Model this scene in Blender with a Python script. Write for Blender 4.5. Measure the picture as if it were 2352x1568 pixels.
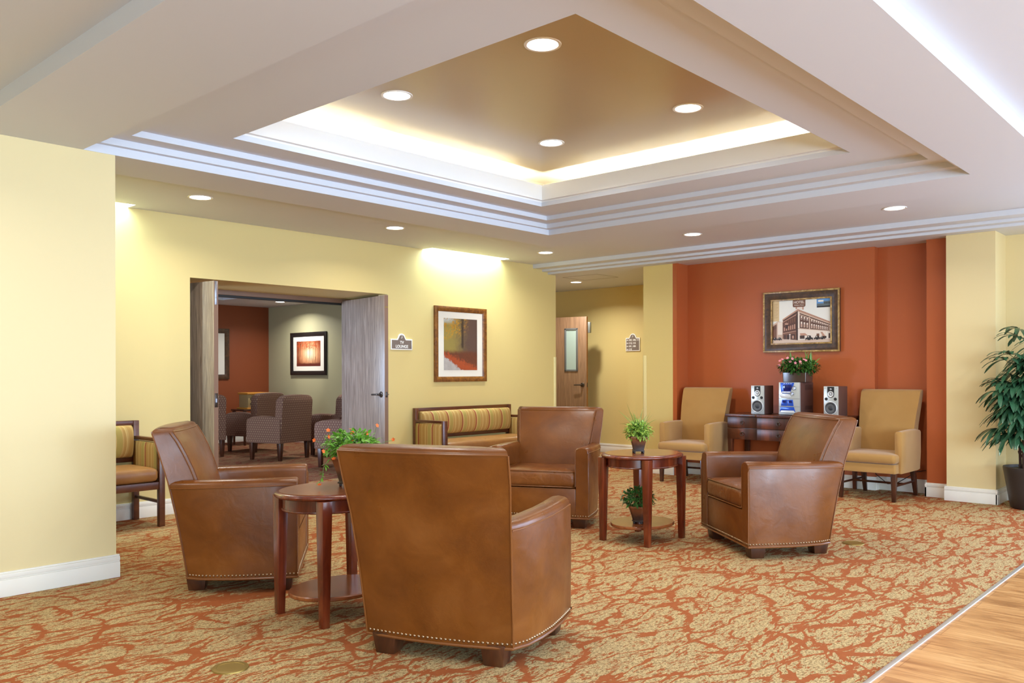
import bpy, bmesh, math, random
from mathutils import Vector, Matrix
from math import pi, sin, cos, radians as R

# ------------------------------------------------------------------ scene, camera, light
for o in list(bpy.data.objects):
    bpy.data.objects.remove(o)
S = bpy.context.scene
C = S.collection
YAW = 42.32
cam = bpy.data.objects.new('camera', bpy.data.cameras.new('camera'))
C.objects.link(cam)
cam.data.sensor_width = 36
cam.data.lens = 1942 / 2352 * 36
cam.data.shift_y = 71 / 2352
cam.data.clip_start = 0.05
cam.location = (0, 0, 1.27)
cam.rotation_euler = (Matrix.Rotation(R(YAW - 90), 3, 'Z') @ Matrix.Rotation(R(90), 3, 'X') @ Matrix.Rotation(R(-0.14), 3, 'Z')).to_euler()
S.camera = cam
S.view_settings.view_transform = 'Standard'
S.view_settings.look = 'None'
S.view_settings.gamma = 1
S.view_settings.use_curve_mapping = False
S.view_settings.exposure = 0.18
S.cycles.use_denoising = True
try:
    S.cycles.denoiser = 'OPENIMAGEDENOISE'
except Exception:
    pass
S.cycles.sample_clamp_indirect = 6
S.cycles.max_bounces = 6
S.cycles.diffuse_bounces = 4
S.cycles.glossy_bounces = 3
S.cycles.use_adaptive_sampling = True
S.cycles.adaptive_threshold = 0.02
S.cycles.caustics_reflective = False
S.cycles.caustics_refractive = False

w = bpy.data.worlds.new('world')
S.world = w
w.use_nodes = True
w.node_tree.nodes['Background'].inputs[0].default_value = (0.62, 0.75, 1.0, 1)
w.node_tree.nodes['Background'].inputs[1].default_value = 1.0

def area(name, loc, size, power, color=(1, 1, 1), rot=(0, 0, 0), shape='RECTANGLE', sy=None, spread=180):
    l = bpy.data.lights.new(name, 'AREA')
    l.shape = shape
    l.size = size
    if sy: l.size_y = sy
    l.energy = power
    l.color = color
    l.spread = R(spread)
    o = bpy.data.objects.new(name, l)
    o.location = loc
    o.rotation_euler = rot
    C.objects.link(o)
    return o

WARM = (1.0, 0.985, 0.92)
DAY = (0.58, 0.79, 1.0)
CAN = 11.0          # W per can light
# daylight through the tall windows behind the camera (south wall, Y = -4.2) and to the left
for i, x in enumerate((-2.6, 0.2, 3.0, 5.8)):
    area('daylight_window', (x, -4.35, 1.35), 2.2, 250, DAY, (R(112), 0, 0), sy=2.1)
# daylight through the window in the right-hand wall, beyond the yellow column
area('daylight_window', (9.75, -1.2, 1.3), 2.0, 210, (0.50, 0.69, 1.0), (0, R(90), 0), sy=3.6)

# ------------------------------------------------------------------ materials
def mat(name, col, rough=0.6, metal=0.0, coat=0.0, spec=0.5, emit=None, es=0.0):
    m = bpy.data.materials.new(name)
    m.use_nodes = True
    b = m.node_tree.nodes['Principled BSDF']
    b.inputs['Base Color'].default_value = (*col, 1)
    b.inputs['Roughness'].default_value = rough
    b.inputs['Metallic'].default_value = metal
    b.inputs['Coat Weight'].default_value = coat
    b.inputs['Coat Roughness'].default_value = 0.25
    b.inputs['Specular IOR Level'].default_value = spec
    if emit:
        b.inputs['Emission Color'].default_value = (*emit, 1)
        b.inputs['Emission Strength'].default_value = es
    return m

def srgb(r, g, b):
    def f(c):
        c /= 255
        return c / 12.92 if c <= 0.04045 else ((c + 0.055) / 1.055) ** 2.4
    return (f(r), f(g), f(b))

class N:
    """tiny node helper around one material"""
    def __init__(s, m):
        s.m = m; s.t = m.node_tree; s.b = s.t.nodes['Principled BSDF']
    def n(s, kind, **kw):
        nd = s.t.nodes.new(kind)
        for k, v in kw.items():
            if k.startswith('i_'):
                key = k[2:]
                key = int(key) if key.isdigit() else key.replace('_', ' ')
                nd.inputs[key].default_value = v
            else:
                setattr(nd, k, v)
        return nd
    def l(s, a, b): s.t.links.new(a, b)
    def coord(s, scale=(1, 1, 1), rot=(0, 0, 0), kind='Object', loc=(0, 0, 0)):
        tc = s.n('ShaderNodeTexCoord'); mp = s.n('ShaderNodeMapping')
        mp.inputs['Scale'].default_value = scale
        mp.inputs['Rotation'].default_value = rot
        mp.inputs['Location'].default_value = loc
        s.l(tc.outputs[kind], mp.inputs[0])
        return mp.outputs[0]
    def noise(s, vec, scale, detail=3, rough=0.5, dist=0.0):
        nd = s.n('ShaderNodeTexNoise')
        nd.inputs['Scale'].default_value = scale
        nd.inputs['Detail'].default_value = detail
        nd.inputs['Roughness'].default_value = rough
        nd.inputs['Distortion'].default_value = dist
        s.l(vec, nd.inputs['Vector'])
        return nd.outputs['Fac'] if 'Fac' in nd.outputs else nd.outputs[0]
    def ramp(s, fac, stops, interp='LINEAR'):
        r = s.n('ShaderNodeValToRGB'); cr = r.color_ramp; cr.interpolation = interp
        while len(cr.elements) < len(stops): cr.elements.new(0.5)
        for e, (p, c) in zip(cr.elements, stops):
            e.position = p
            e.color = (*c, 1) if len(c) == 3 else c
        s.l(fac, r.inputs[0])
        return r.outputs[0]
    def mix(s, fac, a, b, mode='MIX'):
        m = s.n('ShaderNodeMix', data_type='RGBA', blend_type=mode)
        for sock, v in ((m.inputs[0], fac), (m.inputs[6], a), (m.inputs[7], b)):
            if isinstance(v, (int, float)): sock.default_value = v
            elif isinstance(v, tuple): sock.default_value = (*v, 1) if len(v) == 3 else v
            else: s.l(v, sock)
        return m.outputs[2]
    def math(s, op, a, b=None, c=None):
        m = s.n('ShaderNodeMath', operation=op)
        for i, v in enumerate((a, b, c)):
            if v is None: continue
            if isinstance(v, (int, float)): m.inputs[i].default_value = v
            else: s.l(v, m.inputs[i])
        return m.outputs[0]
    def bump(s, h, strength=0.3, dist=0.01):
        b = s.n('ShaderNodeBump'); b.inputs['Strength'].default_value = strength; b.inputs['Distance'].default_value = dist
        s.l(h, b.inputs['Height']); s.l(b.outputs[0], s.b.inputs['Normal'])
    def col(s, c): s.l(c, s.b.inputs['Base Color'])

def paint(name, col, rough=0.55, b=0.05):
    m = mat(name, col, rough); n = N(m)
    v = n.coord()
    n.bump(n.noise(v, 220, 2), b, 0.002)
    return m

M = {}
M['yellow'] = paint('yellow_wall_paint', srgb(220, 197, 132), 0.5)
M['yellow2'] = paint('pale_yellow_wall_paint', srgb(224, 203, 152), 0.5)
M['orange'] = paint('burnt_orange_wall_paint', srgb(178, 90, 46), 0.42)
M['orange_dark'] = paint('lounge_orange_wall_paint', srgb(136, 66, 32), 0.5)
M['sage'] = paint('sage_wall_paint', srgb(176, 170, 136), 0.55)
M['white'] = paint('ceiling_white_paint', srgb(211, 213, 221), 0.6)
M['lip_white'] = paint('cove_lip_white_paint', srgb(236, 234, 232), 0.5)
M['trim'] = mat('white_trim_gloss', srgb(240, 234, 222), 0.3)
M['gold'] = mat('gold_ceiling_eggshell', srgb(172, 150, 116), 0.33, coat=0.6, spec=1.0)
M['gold'].node_tree.nodes['Principled BSDF'].inputs['Coat Roughness'].default_value = 0.2
n = N(M['gold']); n.bump(n.noise(n.coord((1, 1, 1)), 9, 2), 0.06, 0.01)
M['guard'] = mat('clear_cream_plastic', srgb(232, 216, 160), 0.25)
M['black'] = mat('matte_black', (0.012, 0.011, 0.01), 0.5)
M['darkmetal'] = mat('dark_bronze_metal', srgb(84, 76, 70), 0.32, 0.9)
M['steel'] = mat('brushed_steel', srgb(180, 182, 190), 0.35, 1.0)
M['brass'] = mat('aged_brass', srgb(150, 124, 62), 0.4, 0.7)
M['nail'] = mat('antique_nickel_nail', srgb(158, 132, 104), 0.32, 0.9)
M['can_trim'] = mat('white_can_trim', srgb(236, 234, 230), 0.35)
M['lens'] = mat('lit_lamp_lens', (1, 1, 1), 0.5, emit=(1.0, 0.95, 0.88), es=14)
M['glass'] = mat('wired_glass', srgb(160, 178, 170), 0.12)
M['glass'].node_tree.nodes['Principled BSDF'].inputs['Metallic'].default_value = 0.0
M['mat_board'] = mat('mat_board', srgb(232, 226, 214), 0.7)
M['cord'] = mat('black_cord', (0.01, 0.01, 0.01), 0.5)
M['soil'] = mat('moss_soil', srgb(74, 68, 42), 0.95)
n = N(M['soil']); v = n.coord(); n.col(n.ramp(n.noise(v, 60, 4), [(0.3, srgb(44, 38, 24)), (0.7, srgb(120, 112, 76))])); n.bump(n.noise(v, 90, 4), 1.0, 0.02)

def leather(name, dark, mid, light):
    m = mat(name, mid, 0.34, coat=0.04); n = N(m)
    v = n.coord()
    a = n.noise(v, 3.2, 4, 0.6, 0.6)
    c = n.ramp(a, [(0.3, dark), (0.55, mid), (0.8, light)])
    n.col(c)
    f = n.noise(v, 260, 2)
    wr = n.noise(v, 11, 3, 0.5, 1.0)
    h = n.math('ADD', n.math('MULTIPLY', f, 0.06), n.math('MULTIPLY', wr, 0.5))
    n.bump(h, 0.25, 0.012)
    r = n.ramp(n.noise(v, 7, 3), [(0.3, (0.27,) * 3), (0.7, (0.42,) * 3)])
    n.l(r, n.b.inputs['Roughness'])
    return m
M['leather'] = leather('brown_leather', srgb(98, 50, 10), srgb(117, 64, 18), srgb(136, 81, 32))
M['bench_leather'] = leather('tan_bench_leather', srgb(138, 90, 46), srgb(150, 102, 54), srgb(162, 114, 64))
M['pipe'] = mat('leather_piping', srgb(122, 70, 28), 0.32, coat=0.1)

def fabric(name, c1, c2, sc=500):
    m = mat(name, c1, 0.85); n = N(m); v = n.coord()
    n.col(n.mix(n.noise(v, 5, 3), c1, c2))
    n.bump(n.noise(v, sc, 2), 0.25, 0.002)
    n.b.inputs['Sheen Weight'].default_value = 0.3
    return m
M['mustard'] = fabric('mustard_fabric', srgb(160, 116, 56), srgb(178, 134, 72))

def dotted():
    m = mat('plum_dotted_fabric', srgb(120, 84, 72), 0.85); n = N(m)
    tc = n.n('ShaderNodeTexCoord'); sep = n.n('ShaderNodeSeparateXYZ'); n.l(tc.outputs['Object'], sep.inputs[0])
    u = n.math('ADD', sep.outputs[0], sep.outputs[1])
    u = n.math('MULTIPLY', u, 26)
    vz = n.math('MULTIPLY', sep.outputs[2], 30)
    row = n.math('FLOOR', vz)
    off = n.math('MULTIPLY', n.math('MODULO', row, 2), 0.5)
    fu = n.math('SUBTRACT', n.math('FRACT', n.math('ADD', u, off)), 0.5)
    fv = n.math('SUBTRACT', n.math('FRACT', vz), 0.5)
    d = n.math('SQRT', n.math('ADD', n.math('MULTIPLY', fu, fu), n.math('MULTIPLY', n.math('MULTIPLY', fv, fv), 0.5)))
    k = n.math('LESS_THAN', d, 0.15)
    n.col(n.mix(k, srgb(116, 82, 68), srgb(176, 148, 118)))
    return m
M['dotted'] = dotted()

def stripes():
    m = mat('striped_upholstery', srgb(186, 150, 84), 0.75); n = N(m)
    tc = n.n('ShaderNodeTexCoord'); sep = n.n('ShaderNodeSeparateXYZ'); n.l(tc.outputs['Object'], sep.inputs[0])
    u = n.math('FRACT', n.math('MULTIPLY', n.math('ADD', sep.outputs[0], sep.outputs[1]), 4.3))
    G, O, T, Rr, Cc = srgb(164, 142, 72), srgb(172, 132, 68), srgb(182, 148, 86), srgb(146, 68, 42), srgb(198, 166, 104)
    c = n.ramp(u, [(0, O), (0.06, Rr), (0.135, T), (0.17, Cc), (0.20, G), (0.42, T), (0.47, O), (0.56, Cc), (0.59, T), (0.66, O), (0.80, T), (0.9, O)], 'CONSTANT')
    n.col(c)
    return m
M['stripe'] = stripes()

def wood(name, dark, mid, light, scale=(1, 1, 1), rough=0.35, coat=0.3, gs=14, kind='Object'):
    m = mat(name, mid, rough, coat=coat); n = N(m)
    v = n.coord(scale, kind=kind)
    a = n.noise(v, gs, 5, 0.6, 0.8)
    n.col(n.ramp(a, [(0.3, dark), (0.52, mid), (0.72, light)]))
    n.bump(n.noise(v, gs * 3, 3), 0.04, 0.002)
    return m
M['cherry'] = wood('cherry_wood', srgb(74, 24, 10), srgb(104, 40, 18), srgb(128, 56, 26), (1, 1, 0.12), 0.26, 0.4)
M['cherry_top'] = wood('cherry_table_top', srgb(108, 50, 22), srgb(134, 72, 34), srgb(152, 88, 44), (0.2, 1, 1), 0.22, 0.4)
M['darkwood'] = wood('dark_walnut', srgb(40, 18, 10), srgb(66, 32, 18), srgb(84, 44, 24), (1, 1, 0.12), 0.35, 0.3)
M['espresso'] = wood('espresso_mahogany', srgb(44, 18, 9), srgb(72, 32, 16), srgb(118, 56, 26), (1, 1, 0.1), 0.36, 0.12, 9)
M['footwood'] = wood('dark_foot_wood', srgb(50, 22, 8), srgb(72, 36, 16), srgb(92, 50, 24), (1, 1, 0.2), 0.4, 0.2)
M['benchwood'] = wood('walnut_bench_frame', srgb(70, 32, 14), srgb(92, 46, 22), srgb(110, 60, 30), (0.2, 0.2, 0.6), 0.35, 0.3)
M['door'] = wood('laminate_oak_door', srgb(110, 94, 80), srgb(142, 124, 108), srgb(172, 154, 136), (6, 6, 0.35), 0.30, 0.2, 7)
M['door_edge'] = mat('door_edge_brown', srgb(128, 96, 76), 0.45)
M['door_hall'] = wood('hall_oak_door', srgb(112, 84, 62), srgb(134, 102, 76), srgb(150, 118, 90), (6, 6, 0.35), 0.4, 0.15, 7)
M['frame_gold'] = wood('gilt_frame', srgb(120, 86, 40), srgb(172, 134, 76), srgb(212, 180, 122), (1, 1, 1), 0.3, 0.2, 22)
M['frame_brown'] = wood('oak_frame', srgb(86, 46, 12), srgb(124, 74, 24), srgb(150, 98, 38), (1, 1, 1), 0.35, 0.3, 18)
M['frame_dark'] = wood('dark_bronze_frame', srgb(44, 26, 12), srgb(70, 42, 22), srgb(90, 58, 30), (1, 1, 1), 0.4, 0.2, 20)
M['frame_black'] = mat('black_frame', srgb(30, 24, 22), 0.35)
M['stove'] = mat('honey_wood', srgb(196, 132, 50), 0.4)
M['stove_face'] = mat('cream_wood_face', srgb(160, 136, 92), 0.5)
M['terra'] = mat('bronze_terracotta', srgb(110, 62, 36), 0.45)
n = N(M['terra']); sp = n.n('ShaderNodeSeparateXYZ'); tc = n.n('ShaderNodeTexCoord'); n.l(tc.outputs['Object'], sp.inputs[0])
n.col(n.ramp(n.math('ADD', n.math('MULTIPLY', sp.outputs[2], 7.5), n.math('MULTIPLY', n.noise(n.coord(), 30, 3), 0.3)), [(0.2, srgb(34, 26, 24)), (0.55, srgb(64, 40, 28)), (0.95, srgb(132, 78, 46))]))
M['planter'] = mat('glazed_brown_planter', srgb(70, 52, 42), 0.18, coat=0.4)
M['palm_pot'] = mat('charcoal_pot', srgb(52, 44, 42), 0.45)
M['silver'] = mat('silver_plastic', srgb(196, 200, 198), 0.3, 0.35)
M['silver2'] = mat('light_silver_plastic', srgb(216, 218, 220), 0.3, 0.2)
M['blue'] = mat('blue_plastic', srgb(40, 84, 190), 0.22, 0.2)
M['navy'] = mat('navy_display', srgb(20, 30, 96), 0.12)
M['maroon'] = mat('brown_vinyl_side', srgb(92, 62, 54), 0.45)
M['cone'] = mat('grey_speaker_cone', srgb(90, 90, 92), 0.6)
M['cone2'] = mat('dark_speaker_cone', srgb(54, 54, 58), 0.5)
M['rubber'] = mat('rubber_surround', srgb(66, 66, 70), 0.5)
M['sign'] = mat('taupe_sign_face', srgb(124, 108, 98), 0.5)
M['sign_w'] = mat('white_sign', srgb(246, 244, 240), 0.4)
M['grey'] = mat('grey_metal_paint', srgb(98, 100, 100), 0.45)
M['closer'] = mat('silver_closer', srgb(140, 144, 140), 0.4, 0.6)
M['wood_edge'] = mat('raw_wood_edge', srgb(150, 100, 46), 0.55)
M['strip'] = mat('aluminium_strip', srgb(196, 190, 182), 0.35, 0.6)
M['stem'] = mat('green_stem', srgb(90, 120, 50), 0.6)
M['bark'] = mat('brown_fibre_stem', srgb(62, 40, 30), 0.85)
def leafmat(name, a, b, rough=0.45):
    m = mat(name, a, rough); n = N(m); v = n.coord()
    n.col(n.mix(n.noise(v, 25, 2), a, b))
    n.b.inputs['Subsurface Weight'].default_value = 0.0
    return m
M['leaf_bright'] = leafmat('bright_green_leaf', srgb(70, 130, 30), srgb(130, 180, 60))
M['leaf_lime'] = leafmat('lime_leaf', srgb(120, 160, 50), srgb(178, 200, 90))
M['leaf_mid'] = leafmat('mid_green_leaf', srgb(34, 92, 28), srgb(80, 130, 44))
M['leaf_dark'] = leafmat('dark_green_leaf', srgb(28, 72, 24), srgb(62, 110, 38))
M['leaf_palm'] = leafmat('palm_leaf', srgb(30, 72, 48), srgb(66, 108, 76), 0.28)
M['grass'] = leafmat('grass_blade', srgb(60, 116, 36), srgb(128, 170, 74))
M['flower_orange'] = mat('orange_petal', srgb(236, 110, 40), 0.6)
M['flower_pink'] = mat('pink_petal', srgb(240, 150, 160), 0.6)

# carpet
def carpet(name, tan1, tan2, rust, rust2, seed=0.0):
    m = mat(name, tan1, 0.95, spec=0.15); n = N(m)
    base = n.coord((1, 1, 1), loc=(seed, seed, 0))
    # warp
    wn = n.n('ShaderNodeTexNoise'); wn.inputs['Scale'].default_value = 2.2; wn.inputs['Detail'].default_value = 3
    n.l(base, wn.inputs['Vector'])
    def warped(scale, rot, amt):
        mp = n.n('ShaderNodeMapping'); mp.inputs['Scale'].default_value = scale; mp.inputs['Rotation'].default_value = (0, 0, rot)
        add = n.n('ShaderNodeVectorMath', operation='MULTIPLY_ADD')
        n.l(wn.outputs['Color'], add.inputs[0]); add.inputs[1].default_value = (amt, amt, 0); n.l(base, add.inputs[2])
        n.l(add.outputs[0], mp.inputs[0]); return mp.outputs[0]
    v1 = warped((1.0, 3.3, 1), R(2), 0.35)
    v2 = warped((1.3, 2.4, 1), R(-28), 0.3)
    def edist(v, sc):
        vo = n.n('ShaderNodeTexVoronoi', feature='DISTANCE_TO_EDGE'); vo.inputs['Scale'].default_value = sc
        n.l(v, vo.inputs['Vector'])
        return vo.outputs['Distance']
    fr = n.noise(warped((1.0, 4.2, 1), R(4), 0.12), 19, 6, 0.72, 0.5)      # dendritic fringe
    fr2 = n.noise(warped((1.0, 3.4, 1), R(-10), 0.2), 8, 5, 0.64, 0.4)
    fpos = n.math('MAXIMUM', n.math('SUBTRACT', fr, 0.50), 0.0)
    f2pos = n.math('MAXIMUM', n.math('SUBTRACT', fr2, 0.50), 0.0)
    wide = n.math('ADD', n.math('MULTIPLY', n.math('SUBTRACT', fr, 0.5), 0.10), n.math('MULTIPLY', f2pos, 0.9))
    e1 = n.math('LESS_THAN', n.math('SUBTRACT', edist(v1, 1.45), wide), 0.020)
    pres = n.math('MULTIPLY', n.math('SUBTRACT', 0.5, n.noise(base, 1.7, 2)), 0.35)
    e2 = n.math('LESS_THAN', n.math('ADD', n.math('SUBTRACT', edist(v2, 2.3), n.math('MULTIPLY', wide, 0.8)), pres), 0.012)
    bl = n.math('GREATER_THAN', n.math('ADD', n.math('MULTIPLY', fr, 0.62), n.math('MULTIPLY', fr2, 0.5)), 0.606)
    mask = n.math('MAXIMUM', n.math('MAXIMUM', e1, e2), bl)
    fine = n.math('ADD', n.math('MULTIPLY', n.noise(base, 150, 4, 0.8), 0.55), n.math('MULTIPLY', n.noise(warped((1, 1.6, 1), R(30), 0.02), 52, 3, 0.7), 0.45))
    tan = n.ramp(fine, [(0.43, tan2), (0.53, tan1)])
    big = n.noise(base, 1.5, 2)
    rc = n.mix(n.math('MULTIPLY', n.noise(base, 30, 3), 0.9), rust, rust2)
    n.col(n.mix(mask, tan, rc))
    h = n.math('ADD', n.math('MULTIPLY', fine, 0.7), n.math('MULTIPLY', mask, -0.5))
    n.bump(h, 0.6, 0.006)
    return m
M['carpet'] = carpet('rust_branch_carpet', srgb(200, 173, 124), srgb(122, 97, 62), srgb(148, 78, 40), srgb(168, 97, 54))
M['carpet2'] = carpet('lounge_carpet', srgb(150, 116, 84), srgb(100, 74, 52), srgb(118, 56, 40), srgb(130, 70, 52), 3.1)

def planks():
    m = mat('maple_vinyl_plank', srgb(214, 160, 96), 0.3, coat=0.1); n = N(m)
    br = n.n('ShaderNodeTexBrick')
    v = n.coord((1, 1, 1), (0, 0, R(90)))
    n.l(v, br.inputs['Vector'])
    br.offset = 0.37
    for k, val in (('Scale', 1.0), ('Mortar Size', 0.0012), ('Brick Width', 1.22), ('Row Height', 0.152), ('Bias', 0.0)):
        br.inputs[k].default_value = val
    br.inputs['Color1'].default_value = (0.15, 0.15, 0.15, 1); br.inputs['Color2'].default_value = (0.85, 0.85, 0.85, 1)
    br.inputs['Mortar'].default_value = (0.5, 0.5, 0.5, 1)
    g = n.noise(n.coord((6.5, 0.9, 1)), 2.2, 6, 0.6, 1.8)
    f = n.math('ADD', n.math('MULTIPLY', g, 0.8), n.math('MULTIPLY', br.outputs['Color'], 0.22))
    c = n.ramp(f, [(0.30, srgb(140, 90, 48)), (0.46, srgb(182, 128, 76)), (0.62, srgb(208, 156, 100)), (0.85, srgb(222, 178, 124))])
    c = n.mix(br.outputs['Fac'], c, srgb(140, 88, 46))
    n.col(c)
    return m
M['planks'] = planks()

# ------------------------------------------------------------------ mesh helpers
def link(name, me, m, parent=None, loc=None, rotz=0):
    o = bpy.data.objects.new(name, me)
    C.objects.link(o)
    if m is not None:
        for k in (m if isinstance(m, (list, tuple)) else [m]): me.materials.append(k)
    if parent is not None: o.parent = parent
    if loc is not None: o.location = loc
    if rotz: o.rotation_euler = (0, 0, rotz)
    return o

def finish(bm, name, m, parent=None, bevel=0.0, seg=2, angle=35, loc=None, rotz=0, recalc=True):
    if recalc: bmesh.ops.recalc_face_normals(bm, faces=bm.faces)
    if bevel > 0:
        es = [e for e in bm.edges if len(e.link_faces) == 2 and e.calc_face_angle(0) > R(28)]
        if es:
            bmesh.ops.bevel(bm, geom=es, offset=bevel, segments=seg, profile=0.5, affect='EDGES', clamp_overlap=True)
    me = bpy.data.meshes.new(name)
    bm.to_mesh(me); bm.free()
    me.shade_smooth()
    me.set_sharp_from_angle(angle=R(angle))
    return link(name, me, m, parent, loc, rotz)

def box(bm, x0, x1, y0, y1, z0, z1, mi=0):
    v = [bm.verts.new((x, y, z)) for z in (z0, z1) for x, y in ((x0, y0), (x1, y0), (x1, y1), (x0, y1))]
    for q in ((0, 3, 2, 1), (4, 5, 6, 7), (0, 1, 5, 4), (1, 2, 6, 5), (2, 3, 7, 6), (3, 0, 4, 7)):
        f = bm.faces.new([v[i] for i in q]); f.material_index = mi
    return v

def taper(bm, cx, cy, z0, z1, sx0, sy0, sx1, sy1, dx=0, dy=0):
    """tapered post: bottom centre (cx+dx,cy+dy) half sizes sx0,sy0; top centre (cx,cy) half sizes sx1,sy1"""
    a = [bm.verts.new((cx + dx + i * sx0, cy + dy + j * sy0, z0)) for i, j in ((-1, -1), (1, -1), (1, 1), (-1, 1))]
    b = [bm.verts.new((cx + i * sx1, cy + j * sy1, z1)) for i, j in ((-1, -1), (1, -1), (1, 1), (-1, 1))]
    bm.faces.new(a[::-1]); bm.faces.new(b)
    for i in range(4): bm.faces.new((a[i], a[(i + 1) % 4], b[(i + 1) % 4], b[i]))

def prism(bm, pts, z0, z1, mi=0):
    a = [bm.verts.new((p[0], p[1], z0)) for p in pts]; b = [bm.verts.new((p[0], p[1], z1)) for p in pts]
    fs = [bm.faces.new(a[::-1]), bm.faces.new(b)]
    k = len(pts)
    for i in range(k): fs.append(bm.faces.new((a[i], a[(i + 1) % k], b[(i + 1) % k], b[i])))
    for f in fs: f.material_index = mi

def loft(bm, rings, cap=True, closed=True):
    R_ = [[bm.verts.new(p) for p in r] for r in rings]
    k = len(R_[0])
    for i in range(len(R_) - 1):
        for j in range(k if closed else k - 1):
            bm.faces.new((R_[i][j], R_[i][(j + 1) % k], R_[i + 1][(j + 1) % k], R_[i + 1][j]))
    if cap and closed:
        bm.faces.new(R_[0][::-1]); bm.faces.new(R_[-1])
    return R_

def tube(bm, pts, r, k=8, closed=False, taper_to=None):
    pts = [Vector(p) for p in pts]
    n_ = len(pts); rings = []
    prev = None
    for i, p in enumerate(pts):
        if closed: t = (pts[(i + 1) % n_] - pts[i - 1])
        else: t = (pts[min(i + 1, n_ - 1)] - pts[max(i - 1, 0)])
        if t.length < 1e-9: t = Vector((0, 0, 1))
        t.normalize()
        up = prev if prev is not None else (Vector((0, 0, 1)) if abs(t.z) < 0.9 else Vector((1, 0, 0)))
        a = t.cross(up)
        if a.length < 1e-6: a = t.cross(Vector((1, 0, 0)))
        a.normalize(); b = a.cross(t).normalized(); prev = b
        rr = r if taper_to is None else r + (taper_to - r) * i / (n_ - 1)
        rings.append([p + (a * cos(2 * pi * j / k) + b * sin(2 * pi * j / k)) * rr for j in range(k)])
    V = [[bm.verts.new(q) for q in ring] for ring in rings]
    for i in range(n_ if closed else n_ - 1):
        A, B = V[i], V[(i + 1) % n_]
        for j in range(k): bm.faces.new((A[j], A[(j + 1) % k], B[(j + 1) % k], B[j]))
    if not closed: bm.faces.new(V[0][::-1]); bm.faces.new(V[-1])

def lathe(bm, prof, k=24, c=(0, 0, 0), sx=1, sy=1, mi=0, axis='z', cap=True):
    rings = []
    for r, z in prof:
        ring = []
        for j in range(k):
            a = 2 * pi * j / k
            if axis == 'z': p = (c[0] + r * cos(a) * sx, c[1] + r * sin(a) * sy, c[2] + z)
            elif axis == '-x': p = (c[0] - z, c[1] + r * cos(a), c[2] + r * sin(a))
            elif axis == 'x': p = (c[0] + z, c[1] + r * cos(a), c[2] + r * sin(a))
            else: p = (c[0] + r * cos(a), c[1] + z, c[2] + r * sin(a))
            ring.append(bm.verts.new(p))
        rings.append(ring)
    for i in range(len(rings) - 1):
        for j in range(k):
            f = bm.faces.new((rings[i][j], rings[i][(j + 1) % k], rings[i + 1][(j + 1) % k], rings[i + 1][j])); f.material_index = mi
    for ring in ((rings[0], rings[-1]) if cap else ()):
        f = bm.faces.new(ring); f.material_index = mi

def B(): return bmesh.new()

def tag(o, label=None, cat=None, group=None, kind=None):
    if label: o['label'] = label
    if cat: o['category'] = cat
    if group: o['group'] = group
    if kind: o['kind'] = kind
    return o

def thing(name, label, cat, loc=(0, 0, 0), rotz=0, group=None):
    o = bpy.data.objects.new(name, None); C.objects.link(o)
    o.empty_display_size = 0.1
    o.location = loc; o.rotation_euler = (0, 0, rotz)
    return tag(o, label, cat, group)

def struct(name, bm, m, bevel=0, **k):
    return tag(finish(bm, name, m, bevel=bevel, **k), kind='structure')

def children(o): return [c for c in bpy.data.objects if c.parent == o]

def dup(root, loc, rotz, label=None, group=None):
    r = root.copy(); C.objects.link(r); r.location = loc; r.rotation_euler = (0, 0, rotz)
    if label: r['label'] = label
    if group: r['group'] = group
    for ch in children(root):
        c = ch.copy(); C.objects.link(c); c.parent = r
        for g in children(ch):
            d = g.copy(); C.objects.link(d); d.parent = c
    return r

# ------------------------------------------------------------------ key dimensions
ZC, ZR, ZS = 2.712, 2.63, 2.607      # outer ceiling, recess ring, alcove soffit
YA, YN, XN = 7.42, 5.385, 2.238      # far yellow wall, near wall face, near wall end
XE = 9.05                            # plane of the yellow columns / end of far wall
OX0, OX1, OY0, OY1 = 3.755, 6.075, 7.42, 8.30   # lounge opening
ZO = 2.15

# ------------------------------------------------------------------ floor
bm = B(); box(bm, -4, 12.0, 1.26, 8.42, -0.1, 0); struct('floor', bm, M['carpet'])
bm = B(); box(bm, -4, 12.0, -4.3, 1.245, -0.1, 0.001); struct('floor_wood', bm, M['planks'])
bm = B(); box(bm, 2.0, 9.2, 8.42, 14.6, -0.1, 0); struct('floor_lounge', bm, M['carpet2'])
bm = B(); box(bm, 9.2, 11.3, 8.42, 14.6, -0.1, 0); struct('floor_hall', bm, M['carpet'])
bm = B(); box(bm, -4, 9.4, 1.242, 1.264, -0.01, 0.006); struct('trim_1', bm, M['strip'], 0.002)

# ------------------------------------------------------------------ ceilings
def ring_plate(bm, o, i, z0, z1):
    """rectangular frame slab: o, i = (x0,x1,y0,y1)"""
    (a, b, c, d), (e, f, g, h) = o, i
    box(bm, a, b, c, g, z0, z1); box(bm, a, b, h, d, z0, z1)
    box(bm, a, e, g, h, z0, z1); box(bm, f, b, g, h, z0, z1)
RO = (1.43, 7.085, 1.105, 5.885)
r1 = (2.045, 6.455, 1.59, 5.380)
r2 = (2.13, 6.37, 1.66, 5.335)
r3 = (2.26, 6.21, 1.79, 5.20)
lp = (2.787, 5.82, 2.175, 4.935)
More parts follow.
